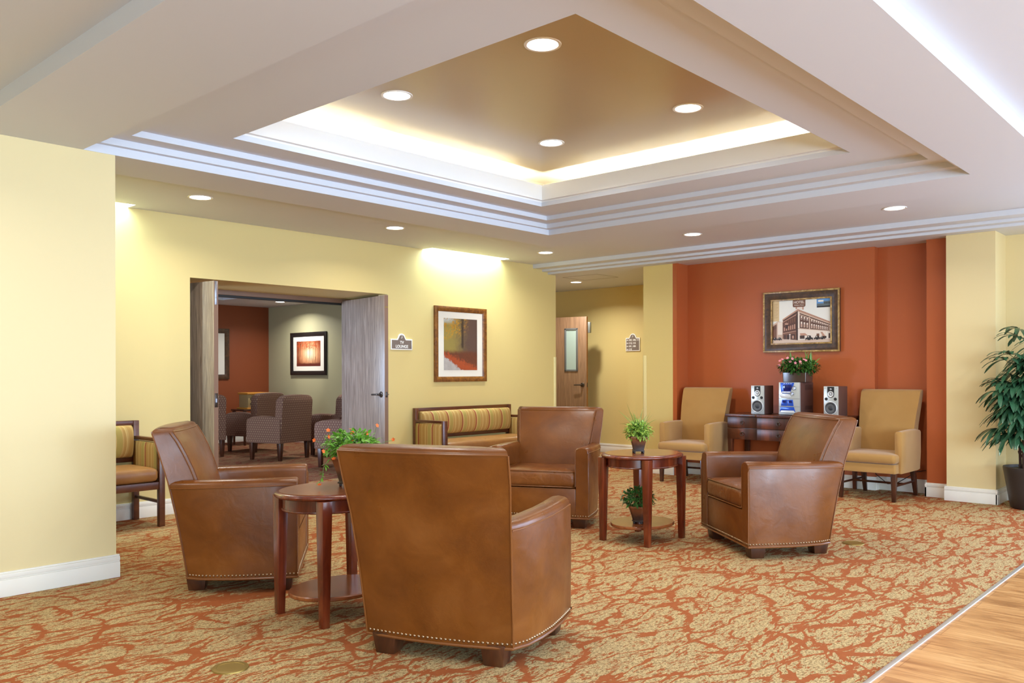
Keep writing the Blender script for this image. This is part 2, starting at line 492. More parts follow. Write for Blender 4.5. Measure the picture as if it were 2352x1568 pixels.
# outer ceiling with two wall-washer slots cut out along the far wall
slots = ((1.9, 3.187), (6.61, 7.93))
bm = B()
xs = [-4, RO[0], RO[1], 8.57]
box(bm, -4, 8.57, -4.3, RO[2], ZC, 3.3)
box(bm, -4, RO[0], RO[2], RO[3], ZC, 3.3)
box(bm, RO[1], 8.57, RO[2], RO[3], ZC, 3.3)
box(bm, -4, 8.57, RO[3], 7.26, ZC, 3.3)
x = -4
for a, b in slots:
    box(bm, x, a, 7.26, YA, ZC, 3.3); x = b
box(bm, x, 8.57, 7.26, YA, ZC, 3.3)
for a, b in slots: box(bm, a, b, 7.26, YA, 3.02, 3.3)
struct('ceiling', bm, M['white'])
# lower ring and its stepped recess
bm = B()
ring_plate(bm, RO, r1, ZR, 3.3)
ring_plate(bm, r1, r2, 2.682, 3.3)
ring_plate(bm, r2, r3, 2.724, 3.3)
lp_in = (lp[0] - 0.5, lp[1] + 0.5, lp[2] - 0.5, lp[3] + 0.5)
ring_plate(bm, r3, lp, 2.764, 2.80)
struct('ceiling_recess', bm, M['white'])
bm = B()
l2 = (lp[0] + 0.035, lp[1] - 0.035, lp[2] + 0.035, lp[3] - 0.035)
lo = (lp[0] - 0.03, lp[1] + 0.03, lp[2] - 0.03, lp[3] + 0.03)
ring_plate(bm, lo, lp, 2.80, 2.812)
ring_plate(bm, lo, l2, 2.812, 2.945)
struct('trim_2', bm, M['lip_white'])
bm = B()
gx = (r3[0] - 0.02, r3[1] + 0.02, r3[2] - 0.02, r3[3] + 0.02)
gi = (gx[0] + 0.06, gx[1] - 0.06, gx[2] + 0.06, gx[3] - 0.06)
GI = (lp[0] - 0.42, lp[1] + 0.30, lp[2] - 0.30, lp[3] + 0.22)
box(bm, r3[0] - .3, r3[1] + .3, r3[2] - .3, r3[3] + .3, 3.05, 3.25)
ring_plate(bm, (r3[0] - .01, r3[1] + .01, r3[2] - .01, r3[3] + .01), GI, 2.80, 3.05)
struct('ceiling_gold', bm, M['gold'])
# cove tube lamps behind the lip (light only; tubes hidden by the lip)
COVE = 26.0
def cove(x0, x1, y, horiz=True):
    L = 1.16; step = 1.24
    length = x1 - x0; k = max(1, int(length / step + 0.3)); st = length / k
    for i in range(k):
        c = x0 + st * (i + 0.5)
        loc = (c, y, 2.845) if horiz else (y, c, 2.845)
        area('cove_tube', loc, st * 0.88 if horiz else 0.03, COVE * st, (0.72, 0.89, 1.0), (R(180), 0, 0), sy=0.03 if horiz else st * 0.88)
cove(lp[0] + .05, lp[1] - .05, lp[3] + 0.13)
cove(lp[0] + .05, lp[1] - .05, lp[2] - 0.13)
cove(lp[2] + .05, lp[3] - .05, lp[1] + 0.13, False)
cove(lp[2] + .05, lp[3] - .05, lp[0] - 0.13, False)
# slot wall washers
for a, b in slots:
    area('slot_lamp', ((a + b) / 2, 7.33, 3.0), b - a - 0.1, 64, (0.72, 0.95, 1.0), (0, 0, 0), sy=0.08)
# stepped crown towards the alcove soffit
bm = B()
box(bm, 8.57, 8.76, -4.3, YA, 2.662, 3.3)
box(bm, 8.76, 8.88, -4.3, YA, 2.634, 3.3)
box(bm, 8.88, 11.3, -4.3, 5.97, ZS, 3.3)
box(bm, 8.88, 11.3, 5.97, 14.6, ZS, 3.3)
struct('ceiling_soffit', bm, M['white'])
bm = B()   # access panel outline in the hall ceiling
for a in ((9.3, 9.305, 6.9, 7.5), (9.8, 9.805, 6.9, 7.5), (9.3, 9.8, 6.9, 6.905), (9.3, 9.8, 7.5, 7.505)):
    box(bm, *a, ZS - 0.002, ZS)
struct('trim_3', bm, M['sign'])

# ------------------------------------------------------------------ walls
bm = B(); box(bm, -4, XN, YN, YN + 0.16, 0, 3.3); struct('wall_near', bm, M['yellow2'])
bm = B()
box(bm, 1.0, OX0, YA, YA + 0.16, 0, 3.3)
box(bm, OX1, XE, YA, YA + 0.16, 0, 3.3)
box(bm, OX0, OX1, YA, YA + 0.16, ZO, 3.3)
struct('wall_far', bm, M['yellow'])
bm = B()   # recess jambs behind the opening (wall thickness towards the lounge)
box(bm, OX0 - 0.12, OX0, YA + 0.16, OY1 + 0.12, 0, 2.5)
box(bm, 6.215, 6.33, YA + 0.16, OY1 + 0.12, 0, 2.5)
box(bm, OX0, 6.215, YA + 0.16, OY1 + 0.119, ZO, 2.5)
struct('wall_vestibule', bm, M['yellow'])
bm = B(); box(bm, 1.0, 1.2, YN + 0.16, YA, 0, 3.3); struct('wall_left_nook', bm, M['yellow'])
# hall side of the far wall, hall back wall, column
bm = B(); box(bm, XE - 0.16, XE, YA + 0.16, 14.6, 0, 3.3); struct('wall_hall_left', bm, M['yellow'])
bm = B(); box(bm, 10.95, 11.15, 5.5, 14.6, 0, 3.3); box(bm, 10.93, 10.95, 5.5, 8.235, 0, 3.3); struct('wall_hall_back', bm, M['yellow'])
bm = B(); box(bm, XE, 10.95, 5.557, 5.985, 0, ZS + .01); struct('wall_column_left', bm, M['yellow'])
bm = B(); box(bm, XE, 9.45, 2.014, 2.447, 0, ZS + .01); struct('wall_column_right', bm, M['yellow2'])
bm = B()
box(bm, XE + 0.002, 9.6, 5.50, 5.56, 0, ZS + .01)          # left return of alcove
box(bm, 9.31, 9.6, 3.223, 5.56, 0, ZS + .01)
box(bm, 9.41, 9.6, 2.44, 3.223, 0, ZS + .01)
box(bm, 9.19, 9.45, 2.442, 2.669, 0, ZS + .01)
struct('wall_alcove', bm, M['orange'])
bm = B(); box(bm, 9.45, 9.6, 0.7, 2.02, 0, ZS + .01); box(bm, 9.45, 9.6, -4.3, -3.1, 0, ZS + .01); box(bm, 9.45, 9.6, -3.1, 0.7, 0, 0.25); box(bm, 9.45, 9.6, -3.1, 0.7, 2.35, ZS + .01)
struct('wall_right', bm, M['yellow2'])
bm = B()
for u in (-3.1, -1.85, -.6, .66): box(bm, 9.5, 9.56, u, u + .04, .25, 2.35)
box(bm, 9.5, 9.56, -3.1, .7, .25, .29); box(bm, 9.5, 9.56, -3.1, .7, 2.31, 2.35)
struct('window_5', bm, M['trim'])
# rest of the room behind the camera, with the tall window openings
bm = B(); box(bm, -4.15, -4, -4.3, YN + .16, 0, 3.3); struct('wall_left', bm, M['yellow2'])
bm = B()
wins = [(-3.7, -1.5), (-0.9, 1.3), (1.9, 4.1), (4.7, 6.9)]
x = -4.15
for a, b in wins:
    box(bm, x, a, -4.3, -4.2, 0, 3.3); box(bm, a, b, -4.3, -4.2, 0, 0.3); box(bm, a, b, -4.3, -4.2, 2.4, 3.3); x = b
box(bm, x, 9.6, -4.3, -4.2, 0, 3.3)
struct('wall_window', bm, M['yellow2'])
for i, (a, b) in enumerate(wins):
    bm = B()
    for u in (a, (a + b) / 2 - .02, b - .04): box(bm, u, u + .04, -4.28, -4.22, .3, 2.4)
    box(bm, a, b, -4.28, -4.22, .3, .34); box(bm, a, b, -4.28, -4.22, 2.36, 2.4)
    struct('window_%d' % (i + 1), bm, M['trim'])

# lounge
bm = B(); box(bm, 8.8, 8.89, 8.42, 14.6, 0, 2.7); box(bm, 8.8, 8.89, 8.42, 8.6, 0, 2.7); struct('wall_lounge_right', bm, M['sage'])
bm = B(); box(bm, 2.0, 8.8, 14.29, 14.45, 0, 2.7); struct('wall_lounge_back', bm, M['orange_dark'])
bm = B(); box(bm, 1.9, 2.0, 7.6, 14.45, 0, 2.7); struct('wall_lounge_left', bm, M['sage'])
bm = B(); box(bm, 2.0, OX0 - .12, 8.3, 8.42, 0, 2.7); box(bm, 6.33, 8.89, 8.3, 8.42, 0, 2.7); box(bm, OX0 - .12, 6.33, 8.421, 8.45, 2.13, 2.7)
struct('wall_lounge_front', bm, M['sage'])
bm = B(); tr = (3.6, 7.35, 9.6, 13.35)
ring_plate(bm, (1.9, 8.9, 8.3, 14.45), tr, 2.515, 3.0); box(bm, 3.5, 7.5, 9.4, 13.5, 2.68, 3.0)
ring_plate(bm, (tr[0] - .001, tr[1] + .001, tr[2] - .001, tr[3] + .001), (tr[0] + .08, tr[1] - .08, tr[2] + .08, tr[3] - .08), 2.56, 2.7)
struct('ceiling_lounge', bm, M['white'])

# baseboards
def base_x(bm, x0, x1, y, d=-1, h=0.142):
    """board along X on a wall face at y, sticking out to d*Y"""
    for t, a, b in ((0.018, 0, h * 0.68), (0.013, h * 0.68, h * 0.74), (0.017, h * 0.74, h * 0.92), (0.009, h * 0.92, h)):
        y0, y1 = sorted((y, y + d * t)); box(bm, x0, x1 + (0 if True else 0), y0, y1, a, b)
def base_y(bm, y0, y1, x, d=-1, h=0.142):
    for t, a, b in ((0.018, 0, h * 0.68), (0.013, h * 0.68, h * 0.74), (0.017, h * 0.74, h * 0.92), (0.009, h * 0.92, h)):
        x0, x1 = sorted((x, x + d * t)); box(bm, x0, x1, y0, y1, a, b)
bm = B(); base_x(bm, -4, XN + 0.018, YN); base_y(bm, YN + .0001, YN + .16, XN, 1); struct('baseboard_near', bm, M['trim'], 0.002)
bm = B(); base_x(bm, 1.2, OX0, YA); base_x(bm, OX1, XE, YA); struct('baseboard_far', bm, M['trim'], 0.002)
bm = B(); base_y(bm, 5.985, 8.235, 10.93); base_y(bm, 8.235, 14.6, 10.95); base_y(bm, YA, 14.6, XE, 1); struct('baseboard_hall', bm, M['trim'], 0.002)
bm = B(); base_y(bm, 5.54, 6.0, XE); base_x(bm, XE, 10.9, 5.985, 1); struct('baseboard_column_left', bm, M['trim'], 0.002)
bm = B(); base_y(bm, 2.0, 2.465, XE); base_x(bm, XE - .018, 9.45, 2.014); base_y(bm, -4.2, 2.014, 9.45); base_x(bm, XE, 9.19, 2.447, 1); struct('baseboard_column_right', bm, M['trim'], 0.002)
bm = B(); base_y(bm, 3.21, 5.5, 9.31); base_y(bm, 2.669, 3.223, 9.41); base_y(bm, 2.455, 2.687, 9.19); base_x(bm, XE, 9.31, 5.50); base_x(bm, 9.172, 9.41, 2.669, 1); base_x(bm, 9.31, 9.41, 3.223); struct('baseboard_alcove', bm, M['trim'], 0.002)
bm = B(); base_y(bm, 8.42, 14.29, 8.8); base_x(bm, 2, 8.8, 14.29); struct('baseboard_lounge', bm, M['trim'], 0.002)
# corner guards
bm = B(); box(bm, XE - 0.045, XE + 0.003, YA - 0.004, YA, 0.142, 1.48); box(bm, XE, XE + 0.004, YA - .004, YA + 0.045, 0.142, 1.48)
tag(finish(bm, 'corner_guard', M['guard'], bevel=0.001), 'cream plastic corner guard at the end of the yellow lounge wall beside the hall', 'corner guard', 'corner guards')
bm = B(); box(bm, XE - 0.004, XE, 5.94, 5.989, 0.142, 1.48); box(bm, XE - .004, XE + 0.045, 5.985, 5.989, 0.142, 1.48)
tag(finish(bm, 'corner_guard', M['guard'], bevel=0.001), 'cream plastic corner guard on the narrow column left of the orange alcove', 'corner guard', 'corner guards')

# ------------------------------------------------------------------ can lights
def can(x, y, z, label, r=0.1, power=CAN, color=WARM, proto=[None], group='recessed can lights'):
    if proto[0] is None:
        t = thing('recessed_light', label, 'ceiling light', (x, y, z), 0, group)
        bm = B(); lathe(bm, [(0.080, 0.002), (0.084, -0.004), (0.098, -0.005), (0.1, 0.0), (0.098, 0.002)], 32); finish(bm, 'trim_ring', M['can_trim'], t)
        bm = B(); lathe(bm, [(0.0805, 0.0), (0.06, -0.0015), (0.0005, -0.002)], 32); finish(bm, 'lens', M['lens'], t)
        proto[0] = t
    else: t = dup(proto[0], (x, y, z), 0, label, group)
    t.scale = (r / 0.1,) * 3
    if power: area('can_or_fill_lamp', (x, y, z - 0.012), 0.12, power, color, (0, 0, 0), 'DISK', spread=150)
    return t
gz = 3.05
GP = 9
can(3.51, 2.965, gz, 'recessed can light in the gold ceiling, nearest and largest of its four', 0.103, GP)
can(3.52, 4.20, gz, 'recessed can light at the left of the gold ceiling', 0.103, GP)
can(5.02, 2.96, gz, 'recessed can light at the right of the gold ceiling', 0.103, GP)
can(5.06, 4.19, gz, 'recessed can light in the gold ceiling, farthest of its four', 0.103, GP)
can(3.41, 6.56, ZC, 'recessed can light above the left side of the lounge doorway')
can(5.445, 6.53, ZC, 'recessed can light above the right door of the lounge doorway')
can(7.81, 6.56, ZC, 'recessed can light in the ceiling corner above the striped bench')
can(7.83, 4.565, ZC, 'recessed can light in front of the orange alcove, left one')
can(7.80, 2.527, ZC, 'recessed can light in front of the orange alcove, right one near the column')
can(9.93, 7.75, ZS, 'recessed can light in the low hall ceiling beyond the yellow wall', 0.095, 24)
can(8.215, 12.97, 2.515, 'recessed can light in the ceiling of the TV lounge', 0.095, 22)
# unseen lamps added for illumination, placed like more can lights but without fixtures
for x, y in ((3.4, 0.5), (5.45, 0.5), (7.8, 0.4), (0.8, 2.5), (0.8, 4.5), (0.8, 0.4)):
    area('can_or_fill_lamp', (x, y, ZC - 0.012), 0.12, CAN, WARM, (0, 0, 0), 'DISK', spread=150)
for x, y in ((3.4, 12.9), (3.4, 10.3), (8.2, 10.2)):
    area('can_or_fill_lamp', (x, y, 2.50), 0.12, 22, WARM, (0, 0, 0), 'DISK', spread=150)
area('can_or_fill_lamp', (9.95, 10.2, ZS - 0.012), 0.12, 12, WARM, (0, 0, 0), 'DISK', spread=150)
# spot lamp without a fixture, aimed at the lounge picture
sp = bpy.data.lights.new('picture_spot', 'SPOT'); sp.energy = 28; sp.spot_size = R(42); sp.spot_blend = 0.5; sp.color = (1, .93, .82); sp.shadow_soft_size = 0.03
so = bpy.data.objects.new('picture_spot', sp); C.objects.link(so); so.location = (7.95, 12.95, 2.49)
so.rotation_euler = (Vector((8.8, 12.95, 1.55)) - so.location).to_track_quat('-Z', 'Y').to_euler()
# daylight from an unseen lounge window at left, plus an added door lamp
area('lounge_daylight_or_fill', (2.05, 10.6, 1.5), 2.4, 90, DAY, (0, R(-90), 0), sy=1.6)
door_fill = area('lounge_daylight_or_fill', (2.05, 9.9, 1.5), 1.4, 62, (0.5, 0.66, 1.0), sy=1.4, spread=70)  # extra lamp added to throw bluish light on the right door leaf
door_fill.rotation_euler = (Vector((6.05, 7.75, 1.2)) - door_fill.location).to_track_quat('-Z', 'Y').to_euler()

# ------------------------------------------------------------------ shape helpers for furniture
def rrect(x0, x1, y0, y1, r, z, k=4):
    pts = []
    for cx, cy, a0 in ((x1 - r, y1 - r, 0), (x0 + r, y1 - r, 90), (x0 + r, y0 + r, 180), (x1 - r, y0 + r, 270)):
        for i in range(k + 1):
            a = R(a0 + 90 * i / k); pts.append((cx + r * cos(a), cy + r * sin(a), z))
    return pts

def cushion(bm, x0, x1, y0, y1, z0, z1, r=0.04, puff=0.012):
    """soft box lying flat, crowned top"""
    h = z1 - z0
    prof = [(0.03, 0), (0.008, 0.10), (0, 0.28), (0, 0.72), (0.008, 0.90), (0.03, 1.0)]
    rings = [rrect(x0 + i, x1 - i, y0 + i, y1 - i, max(r, i + .004), z0 + t * h) for i, t in prof]
    mx, my = (x1 - x0) / 2, (y1 - y0) / 2
    for f, up in ((0.35, 0.6), (0.75, 1.0)):
        i = f * min(mx, my)
        rings.append(rrect(x0 + i, x1 - i, y0 + i, y1 - i, max(0.004, r * (1 - f)), z1 + puff * up))
    loft(bm, rings)

def lerp(a, b, t): return a + (b - a) * t
def lin(tab, x):
    if x <= tab[0][0]: return tab[0][1]
    for (a, u), (b, v) in zip(tab, tab[1:]):
        if x <= b: return u + (v - u) * (x - a) / (b - a)
    return tab[-1][1]

# ------------------------------------------------------------------ leather club chairs
def make_armchair(label):
    YO = 0.36                     # y of the front edge; the back runs towards -y
    t = thing('leather_armchair', label, 'armchair', group='brown leather armchairs')
    ZA, ZH = 0.648, 0.085
    ZT = 0.945
    hr = [(ZH, .352), (.35, .362), (.645, .378), (.80, .392), (ZT, .398)]
    yr = [(ZH, -.615), (.25, -.640), (.45, -.675), (.645, -.715), (.80, -.758), (ZT, -.802)]
    side_h = [(0, .430), (.15, .434), (.30, .432), (.42, .418), (.52, .385), (.60, .335)]
    side_a = [(0, .430), (.15, .436), (.32, .436), (.48, .424), (.60, .402), (.70, .380)]
    def side(i, z):
        tt = max(0, min(1, (z - ZH) / (ZA - ZH)))
        tt = tt ** 1.15
        (y0, x0), (y1, x1) = side_h[i], side_a[i]
        bulge = 0.008 * sin(pi * tt)
        cx_, cy_ = lin(hr, z) + .0015, -lin(yr, z) - .006
        if i == 5: return cx_, YO - cy_
        if i == 4: return lerp(lerp(side_h[3][1], side_a[3][1], tt), cx_, .55) + .010, YO - lerp(lerp(side_h[3][0], side_a[3][0], tt), cy_, .62)
        return lerp(x0, x1, tt) + bulge, YO - lerp(y0, y1, tt)
    for s in (-1, 1):
        bm = B(); rings = []
        for i in range(6):
            ring = []
            zt = ZA + 0.006 - 0.002 * i
            for z in (ZH, .2, .34, .48, zt - .036):
                x, y = side(i, z); ring.append((s * x, y, z))
            x, y = side(i, zt)
            wv = .112
            ring += [(s * (x - .002), y, zt - .020), (s * (x - .010), y, zt - .007), (s * (x - .026), y, zt + .001), (s * (x - wv / 2), y, zt + .006), (s * (x - wv + .026), y, zt + .001), (s * (x - wv + .010), y, zt - .007), (s * (x - wv + .002), y, zt - .020)]
            for z in (zt - .036, .3, ZH + .01):
                x, y = side(i, z); ring.append((s * (x - wv), y, z))
            rings.append(ring)
        # rounded front end
        f0 = rings[0]
        cx = sum(p[0] for p in f0) / len(f0)
        lead = [(lerp(p[0], s * .374, .10), p[1] + .010, p[2] - (.006 if p[2] > .6 else 0)) for p in f0]
        rings = [lead] + rings
        loft(bm, rings)
        a = finish(bm, 'arm', M['leather'], t, angle=50)
        bm = B()
        zt = ZA + .004
        edge = [(s * .428, YO + .010, ZH + .01), (s * .430, YO + .010, .35), (s * .428, YO + .011, zt - .06)]
        top = []
        for i in range(6):
            x, y = side(i, zt - .036); top.append((s * (x + .001), y, zt - .034 - .002 * i))
        tube(bm, edge + top, .0042, 6)
        tube(bm, [(s * .322, YO + .010, .34), (s * .322, YO + .010, zt - .030), (s * .330, YO + .006, zt - .010)], .0038, 6)
        finish(bm, 'piping', M['pipe'], a)
    # backrest
    ZT = 0.945
    hf = [(ZH, .30), (.55, .305), (.645, .312), (.80, .330), (ZT, .345)]
    yf = [(ZH, -.50), (.44, -.50), (.56, -.530), (.70, -.575), (.85, -.640), (ZT, -.700)]
    bow = [(ZH, .030), (.645, .035), (ZT, .040)]
    def backring(z, inset=0.0):
        a, b, c, d, w_ = lin(hr, z) - inset, lin(yr, z), lin(hf, z) - inset, lin(yf, z), lin(bow, z)
        pts = []
        K = 10
        for i in range(K + 1):
            u = -1 + 2 * i / K
            pts.append((a * u, YO + b - w_ * (1 - u * u) + inset, z))
        for i in range(K + 1):
            u = 1 - 2 * i / K
            puff = .030 * (1 - abs(u) ** 3) - .008
            if abs(u) == 1: puff = -.004
            pts.append((c * u, YO + d + puff - inset, z))
        return pts
    bm = B()
    zs = [ZH, .2, .35, .45, .55, .645, .72, .80, .87, .91, .928]
    rings = [backring(z) for z in zs] + [backring(.934, .002)] + [[(p[0], p[1] + dy, z) for p in backring(.936, i_)] for i_, z, dy in ((.006, .944, .002), (.014, .951, .004), (.026, .956, .005), (.040, .958, .006))]
    loft(bm, rings)
    b = finish(bm, 'backrest', M['leather'], t, angle=42)
    bm = B()
    for s in (-1, 1):
        tube(bm, [(s * (lin(hr, z) + .001), YO + lin(yr, z) - .001, z) for z in zs], .0042, 6)
        tube(bm, [(s * (lin(hf, z) + .001), YO + lin(yf, z) - .003, z) for z in zs[5:]], .0042, 6)
        tube(bm, [(s * (lin(hf, z) + .016), YO + lin(yf, z) - .020, z) for z in zs[5:]], .0028, 6)
    tube(bm, [(p[0], p[1] - .001, .932) for p in backring(.932)[:11]], .0042, 6)
    tube(bm, [(p[0], p[1] + .001, .932) for p in backring(.932)[11:]], .0042, 6)
    finish(bm, 'piping', M['pipe'], b)
    # seat base with front panel, cushion
    bm = B(); box(bm, -.325, .325, YO - .56, YO + .006, ZH + .005, .325)
    finish(bm, 'seat_base', M['leather'], t, 0.008)
    bm = B(); cushion(bm, -.318, .318, YO - .53, YO + .016, .330, .468, .03, .014)
    c = finish(bm, 'seat_cushion', M['cushion_leather'], t, angle=60)
    bm = B()
    tube(bm, rrect(-.318 + .006, .318 - .006, YO - .524, YO + .011, .03, .462), .0045, 6, True)
    tube(bm, rrect(-.318 + .006, .318 - .006, YO - .524, YO + .011, .03, .337), .0045, 6, True)
    finish(bm, 'piping', M['pipe'], c)
    # hem welt and nailheads
    path = [(-.430, YO + .010)] + [(-.43 + .86 * i / 12, YO + .0085) for i in range(1, 12)] + [(.430, YO + .010)]
    path += [(side(i, ZH)[0] + .001, side(i, ZH)[1]) for i in range(6)]
    path += [(p[0], p[1] - .002) for p in backring(ZH)[:11]][::-1]
    path += [(-side(i, ZH)[0] - .001, side(i, ZH)[1]) for i in range(5, 0, -1)]
    bm = B(); tube(bm, [(x, y, ZH) for x, y in path], .007, 6, True)
    finish(bm, 'hem_welt', M['pipe'], t)
    bm = B()
    P = path + [path[0]]; acc = 0; step = .0215; nxt = 0
    for (xa, ya), (xb, yb) in zip(P, P[1:]):
        L = math.hypot(xb - xa, yb - ya)
        if L < 1e-6: continue
        while nxt <= acc + L:
            u = (nxt - acc) / L; x, y = lerp(xa, xb, u), lerp(ya, yb, u)
            nx_, ny_ = (yb - ya) / L, -(xb - xa) / L
            if nx_ * x + ny_ * (y - 0.03) < 0: nx_, ny_ = -nx_, -ny_
            nv = Vector((nx_, ny_, 0)); tv = Vector((0, 0, 1)).cross(nv); c0 = Vector((x, y, ZH + .020)) + nv * .001
            tip = bm.verts.new(c0 + nv * .0055)
            r1_ = [bm.verts.new(c0 + nv * .003 + (tv * cos(q * pi / 3) + Vector((0, 0, 1)) * sin(q * pi / 3)) * .0055) for q in range(6)]
            r2_ = [bm.verts.new(c0 - nv * .002 + (tv * cos(q * pi / 3) + Vector((0, 0, 1)) * sin(q * pi / 3)) * .0078) for q in range(6)]
            for q in range(6):
                bm.faces.new((tip, r1_[q], r1_[(q + 1) % 6])); bm.faces.new((r1_[q], r2_[q], r2_[(q + 1) % 6], r1_[(q + 1) % 6]))
            nxt += step
        acc += L
    nt = finish(bm, 'nailhead_trim', M['nail'], t, angle=80); nt['kind'] = 'stuff'
    for x, y in ((-.345, YO - .075), (.345, YO - .075), (-.262, YO - .575), (.262, YO - .575)):
        bm = B(); taper(bm, x, y, 0, ZH + .012, .045, .045, .058, .058)
        finish(bm, 'foot', M['footwood'], t, 0.004)
    return t
M['cushion_leather'] = leather('seat_cushion_leather', srgb(104, 55, 18), srgb(124, 71, 29), srgb(144, 90, 44))
n = N(M['cushion_leather'])
for nd in [x for x in M['cushion_leather'].node_tree.nodes if x.bl_idname == 'ShaderNodeBump']: nd.inputs['Strength'].default_value = 0.45; nd.inputs['Distance'].default_value = 0.03

def place_chair(x, y, rot, label):
    """x, y: middle of the front hem; rot: direction (deg) of +y"""
    a = R(rot)
    return (x + sin(a) * 0.36, y - cos(a) * 0.36, 0), a
ac = make_armchair('')
defs = [(3.112, 2.999, -67.4, 'brown leather armchair nearest the camera, turned with its back to it'),
        (3.053, 4.583, -128.0, 'brown leather armchair in side view beside the left cherry table, facing right'),
        (5.277, 4.529, -244.7, 'brown leather armchair facing the camera in front of the striped bench'),
        (5.563, 2.985, 50.6, 'brown leather armchair facing left, right of the round cherry table')]
for i, (x, y, r_, lb) in enumerate(defs):
    l_, a_ = place_chair(x, y, r_, lb)
    if i == 0: ac.location = l_; ac.rotation_euler = (0, 0, a_); ac['label'] = lb
    else: dup(ac, l_, a_, lb)

# ------------------------------------------------------------------ cherry side tables
def ell(a, b, z, k=48, x=0, y=0): return [(x + a * cos(2 * pi * i / k), y + b * sin(2 * pi * i / k), z) for i in range(k)]
def make_table(label):
    t = thing('side_table', label, 'side table', group='oval cherry side tables')
    A, Bb = .352, .288
    bm = B()
    loft(bm, [ell(A + d, Bb + d, z) for d, z in ((-.03, .628), (-.012, .630), (-.002, .637), (0, .643), (-.004, .650), (-.016, .655), (-.024, .657))])
    tp = finish(bm, 'table_top', M['cherry'], t, angle=60)
    bm = B(); loft(bm, [ell(A - .026, Bb - .026, z) for z in (.650, .6595)]); finish(bm, 'top_panel', M['cherry_top'], tp)
    bm = B()
    o, i_ = [ell(A - .045, Bb - .045, z) for z in (.565, .63)], [ell(A - .063, Bb - .063, z) for z in (.63, .565)]
    loft(bm, o + i_ + [o[0]], cap=False)
    ap = finish(bm, 'apron', M['cherry'], t)
    bm = B(); tube(bm, ell(A - .044, Bb - .044, .566), .006, 6, True); finish(bm, 'bead', M['cherry'], ap)
    bm = B(); loft(bm, [ell(.278 + d, .222 + d, z) for d, z in ((-.006, .112), (0, .118), (0, .130), (-.005, .135))])
    finish(bm, 'shelf', M['cherry_top'], t)
    for sx, sy in ((-1, -1), (1, -1), (1, 1), (-1, 1)):
        bm = B(); taper(bm, sx * .232, sy * .196, 0, .63, .020, .020, .030, .030, dx=sx * .003, dy=sy * .003)
        finish(bm, 'leg', M['cherry'], t, 0.003)
    return t
tb = make_table('oval cherry side table with two potted plants, left of the facing-left armchair')
tb.location = (5.425, 3.60, 0)
dup(tb, (2.715, 3.725, 0), 0, 'oval cherry side table between the two left leather armchairs, holding an orange-flowered plant')

# ------------------------------------------------------------------ mustard armchairs by the console
def make_mustard(label):
    t = thing('upholstered_armchair', label, 'armchair', group='mustard armchairs in the orange alcove')
    bm = B(); loft(bm, [rrect(-.285, .285, -.27, .325, .02, z) for z in (.275, .285, .365)]); finish(bm, 'seat_base', M['mustard'], t, 0.006)
    bm = B(); cushion(bm, -.290, .290, -.22, .345, .368, .462, .035, .012); finish(bm, 'seat_cushion', M['mustard'], t, angle=60)
    for s in (-1, 1):
        bm = B(); rings = []
        for y, zt, zb_ in ((.235, .665, .275), (.225, .682, .272), (.10, .688, .272), (-.10, .690, .272), (-.24, .686, .272), (-.31, .676, .28)):
            x1, x0 = .318, .246
            if y == .235: x1, x0 = .312, .252
            rings.append([(s * x1 * .97, y, zb_), (s * x1, y, .45), (s * x1, y, zt - .02), (s * (x1 - .010), y, zt - .003), (s * (x1 + x0) / 2, y, zt + .002), (s * (x0 + .010), y, zt - .003), (s * x0, y, zt - .02), (s * x0, y, .40), (s * x0, y, zb_)])
        loft(bm, rings); finish(bm, 'arm', M['mustard'], t, angle=50)
    bm = B(); rings = []
    for z, yb, yf_, hw in ((.275, -.31, -.20, .28), (.45, -.325, -.205, .278), (.60, -.345, -.220, .278), (.72, -.365, -.240, .282), (.86, -.395, -.280, .292), (.98, -.425, -.325, .300), (1.05, -.445, -.355, .303), (1.075, -.450, -.375, .300), (1.083, -.448, -.395, .292)):
        pts = []
        for i in range(9):
            u = -1 + i / 4; pts.append((hw * u, yb + .012 * u * u, z))
        for i in range(9):
            u = 1 - i / 4; pts.append((hw * u * (.985), yf_ + .018 * (1 - u * u), z))
        rings.append(pts)
    loft(bm, rings); finish(bm, 'backrest', M['mustard'], t, angle=50)
    for s in (-1, 1):
        bm = B(); taper(bm, s * .258, .285, 0, .28, .017, .017, .026, .026); finish(bm, 'leg', M['darkwood'], t, 0.003)
        bm = B(); taper(bm, s * .250, -.275, 0, .28, .017, .017, .026, .026, dx=s * .005, dy=-.075); finish(bm, 'leg', M['darkwood'], t, 0.003)
        bm = B(); tube(bm, [(s * .256, .28, .15), (s * .252, -.30, .15)], .011, 4); finish(bm, 'stretcher', M['darkwood'], t)
    bm = B(); tube(bm, [(-.254, 0, .15), (.254, 0, .15)], .011, 4); finish(bm, 'stretcher', M['darkwood'], t)
    return t
mc = make_mustard('mustard fabric armchair left of the dark console, beside the yellow column')
mc.location = (8.74, 5.095, 0); mc.rotation_euler = (0, 0, R(94.5))
dup(mc, (8.855, 3.04, 0), R(89), 'mustard fabric armchair right of the dark console, by the right alcove wall')

